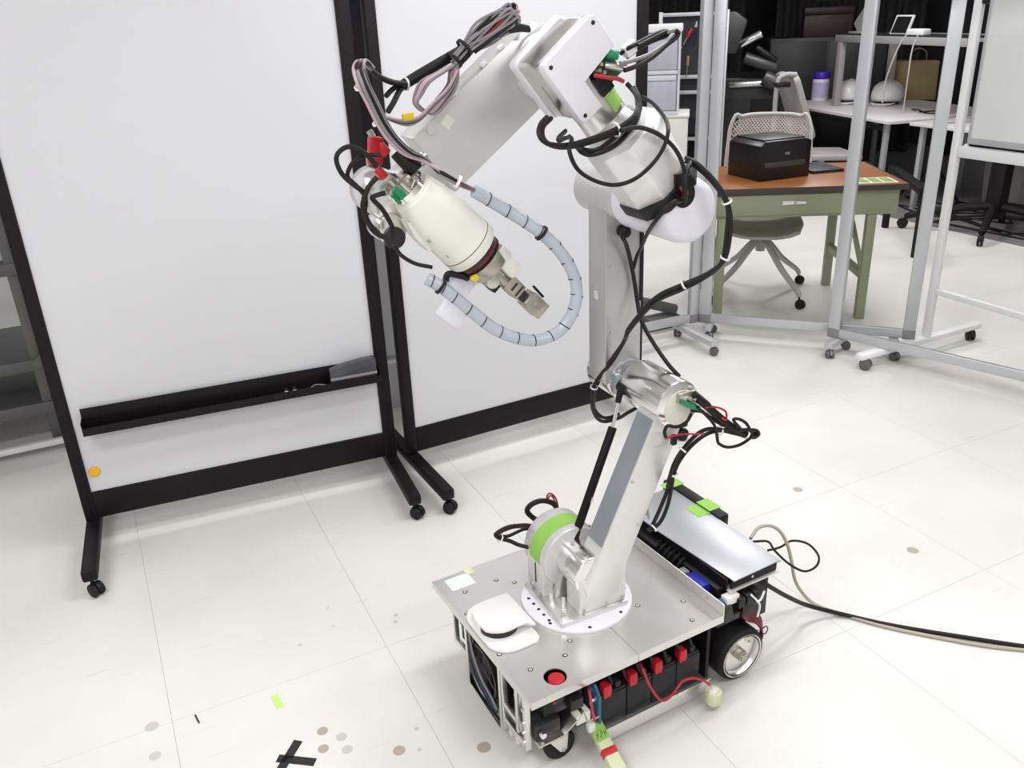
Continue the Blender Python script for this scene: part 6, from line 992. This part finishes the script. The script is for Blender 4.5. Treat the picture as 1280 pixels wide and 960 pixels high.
def tie(p, d, r, m='tie_white', w_=0.004):
    d = Vector(d).normalized(); B().ring(Vector(p)-d*w_/2, Vector(p)+d*w_/2, r*1.15, r, 16).build('cable_tie', m, RB)
def tie_on(k, idx, r, m='tie_white', w_=0.004):
    P = [Vector(q) for q in W[k][2]]; i = min(max(idx, 0), len(P)-2); tie(P[i], P[min(i+1, len(P)-1)]-P[max(i-1, 0)], r, m, w_)
tie_on('loom_a', 3, 0.0095); tie_on('loom_a', 5, 0.0095); tie_on('loom_a', 7, 0.010); tie_on('loom_a', 14, 0.009)
tie_on('band_a', 7, 0.013); tie_on('elbow_a', 4, 0.012, w_=0.006); tie_on('elbow_a', 9, 0.010); tie_on('elbow_b', 11, 0.009); tie_on('elbow_a', 13, 0.009, w_=0.006); tie_on('elbow_down', 4, 0.009)
tie_on('fan_0', 1, 0.0165, 'black_plastic', 0.006); tie_on('fan_0', 0, 0.0165, 'black_plastic', 0.006); tie_on('sheath_b', 2, 0.011)
for i in (4, 6, 9): tie_on('loom_wire_3', i, 0.012, w_=0.005)
tie_on('loom_wire_3', 11, 0.011, 'tie_white', 0.006); tie_on('spiral', 3, 0.0145, 'black_plastic', 0.006); tie_on('spiral', 14, 0.0145, 'black_plastic', 0.006); tie_on('spiral', 15, 0.014, 'black_plastic', 0.006); tie_on('motor_a', 3, 0.010)
B().obox(Vector(W['arch_3'][2][6])+Vector((0.0, -0.006, 0.012)), (0.022, 0.008, 0.013), RY(-0.1), 0.001).build('tape_flag', 'yellow_tape', RB)
# ---- taped connectors
T0, T1 = Vector(TAG[0]), Vector(TAG[1]); td = (T1-T0).normalized(); ts = td.cross(Vector((0, 0, 1))).normalized(); tu = ts.cross(td); TR = Matrix((td, ts, tu)).transposed(); TL = (T1-T0).length
tg = B().obox((T0+T1)/2, (TL, 0.036, 0.020), TR, 0.003).build('taped_connector', 'conn_cream', RB, 'connector wrapped in green tape with a red band')
B().obox(T0+td*TL*0.2+tu*0.0104, (TL*0.36, 0.037, 0.001), TR).build('tape_patch', 'green_tape', tg)
B().obox(T0+td*TL*0.60, (0.018, 0.0375, 0.022), TR, 0.001).build('red_band', 'red_plastic', tg)
for i in range(9): B().obox(T0+td*(0.028+0.006*(i % 3))+ts*(-0.014+0.0035*i)+tu*0.0112, (0.012-0.002*(i % 3), 0.0012, 0.0006), TR @ RZ(0.35*(-1)**i)).build('pen_mark', 'ink', tg)
q0 = Vector(TAG[2]); tg = B().cyl(q0+Vector((0, 0, -0.022)), q0+Vector((0, 0, 0.016)), 0.021, seg=24, bev=0.003).build('taped_connector', 'conn_cream', RB, 'squat connector wrapped in pale green tape')
B().cyl(q0+Vector((0, 0, -0.028)), q0+Vector((0, 0, -0.022)), 0.019, seg=24).build('copper_end', 'stain_brown', tg)
B().obox(q0+Vector((-0.004, -0.004, 0.018)), (0.026, 0.02, 0.012), RZ(0.5), 0.003).build('plug_head', 'pale_label', tg)
# ================================================================ leads on the floor
pc = thing('power_cable', 'thick black cable trailing across the floor from the robot', 'cable', W['power_lead'][2][5], 0, None, True)
B().tube(W['power_lead'][2], 0.0065, 10, 6).build('cable_run', 'cable_black', pc); B().tube(W['power_lead_b'][2], 0.0035, 8, 6).build('cable_curl', 'cable_black', pc)
pc = thing('network_cable', 'thin beige grey cable running beside the black one', 'cable', W['grey_lead'][2][10], 0, None, True)
B().tube(W['grey_lead'][2], 0.0050, 10, 6).build('cable_run', 'cable_grey', pc)
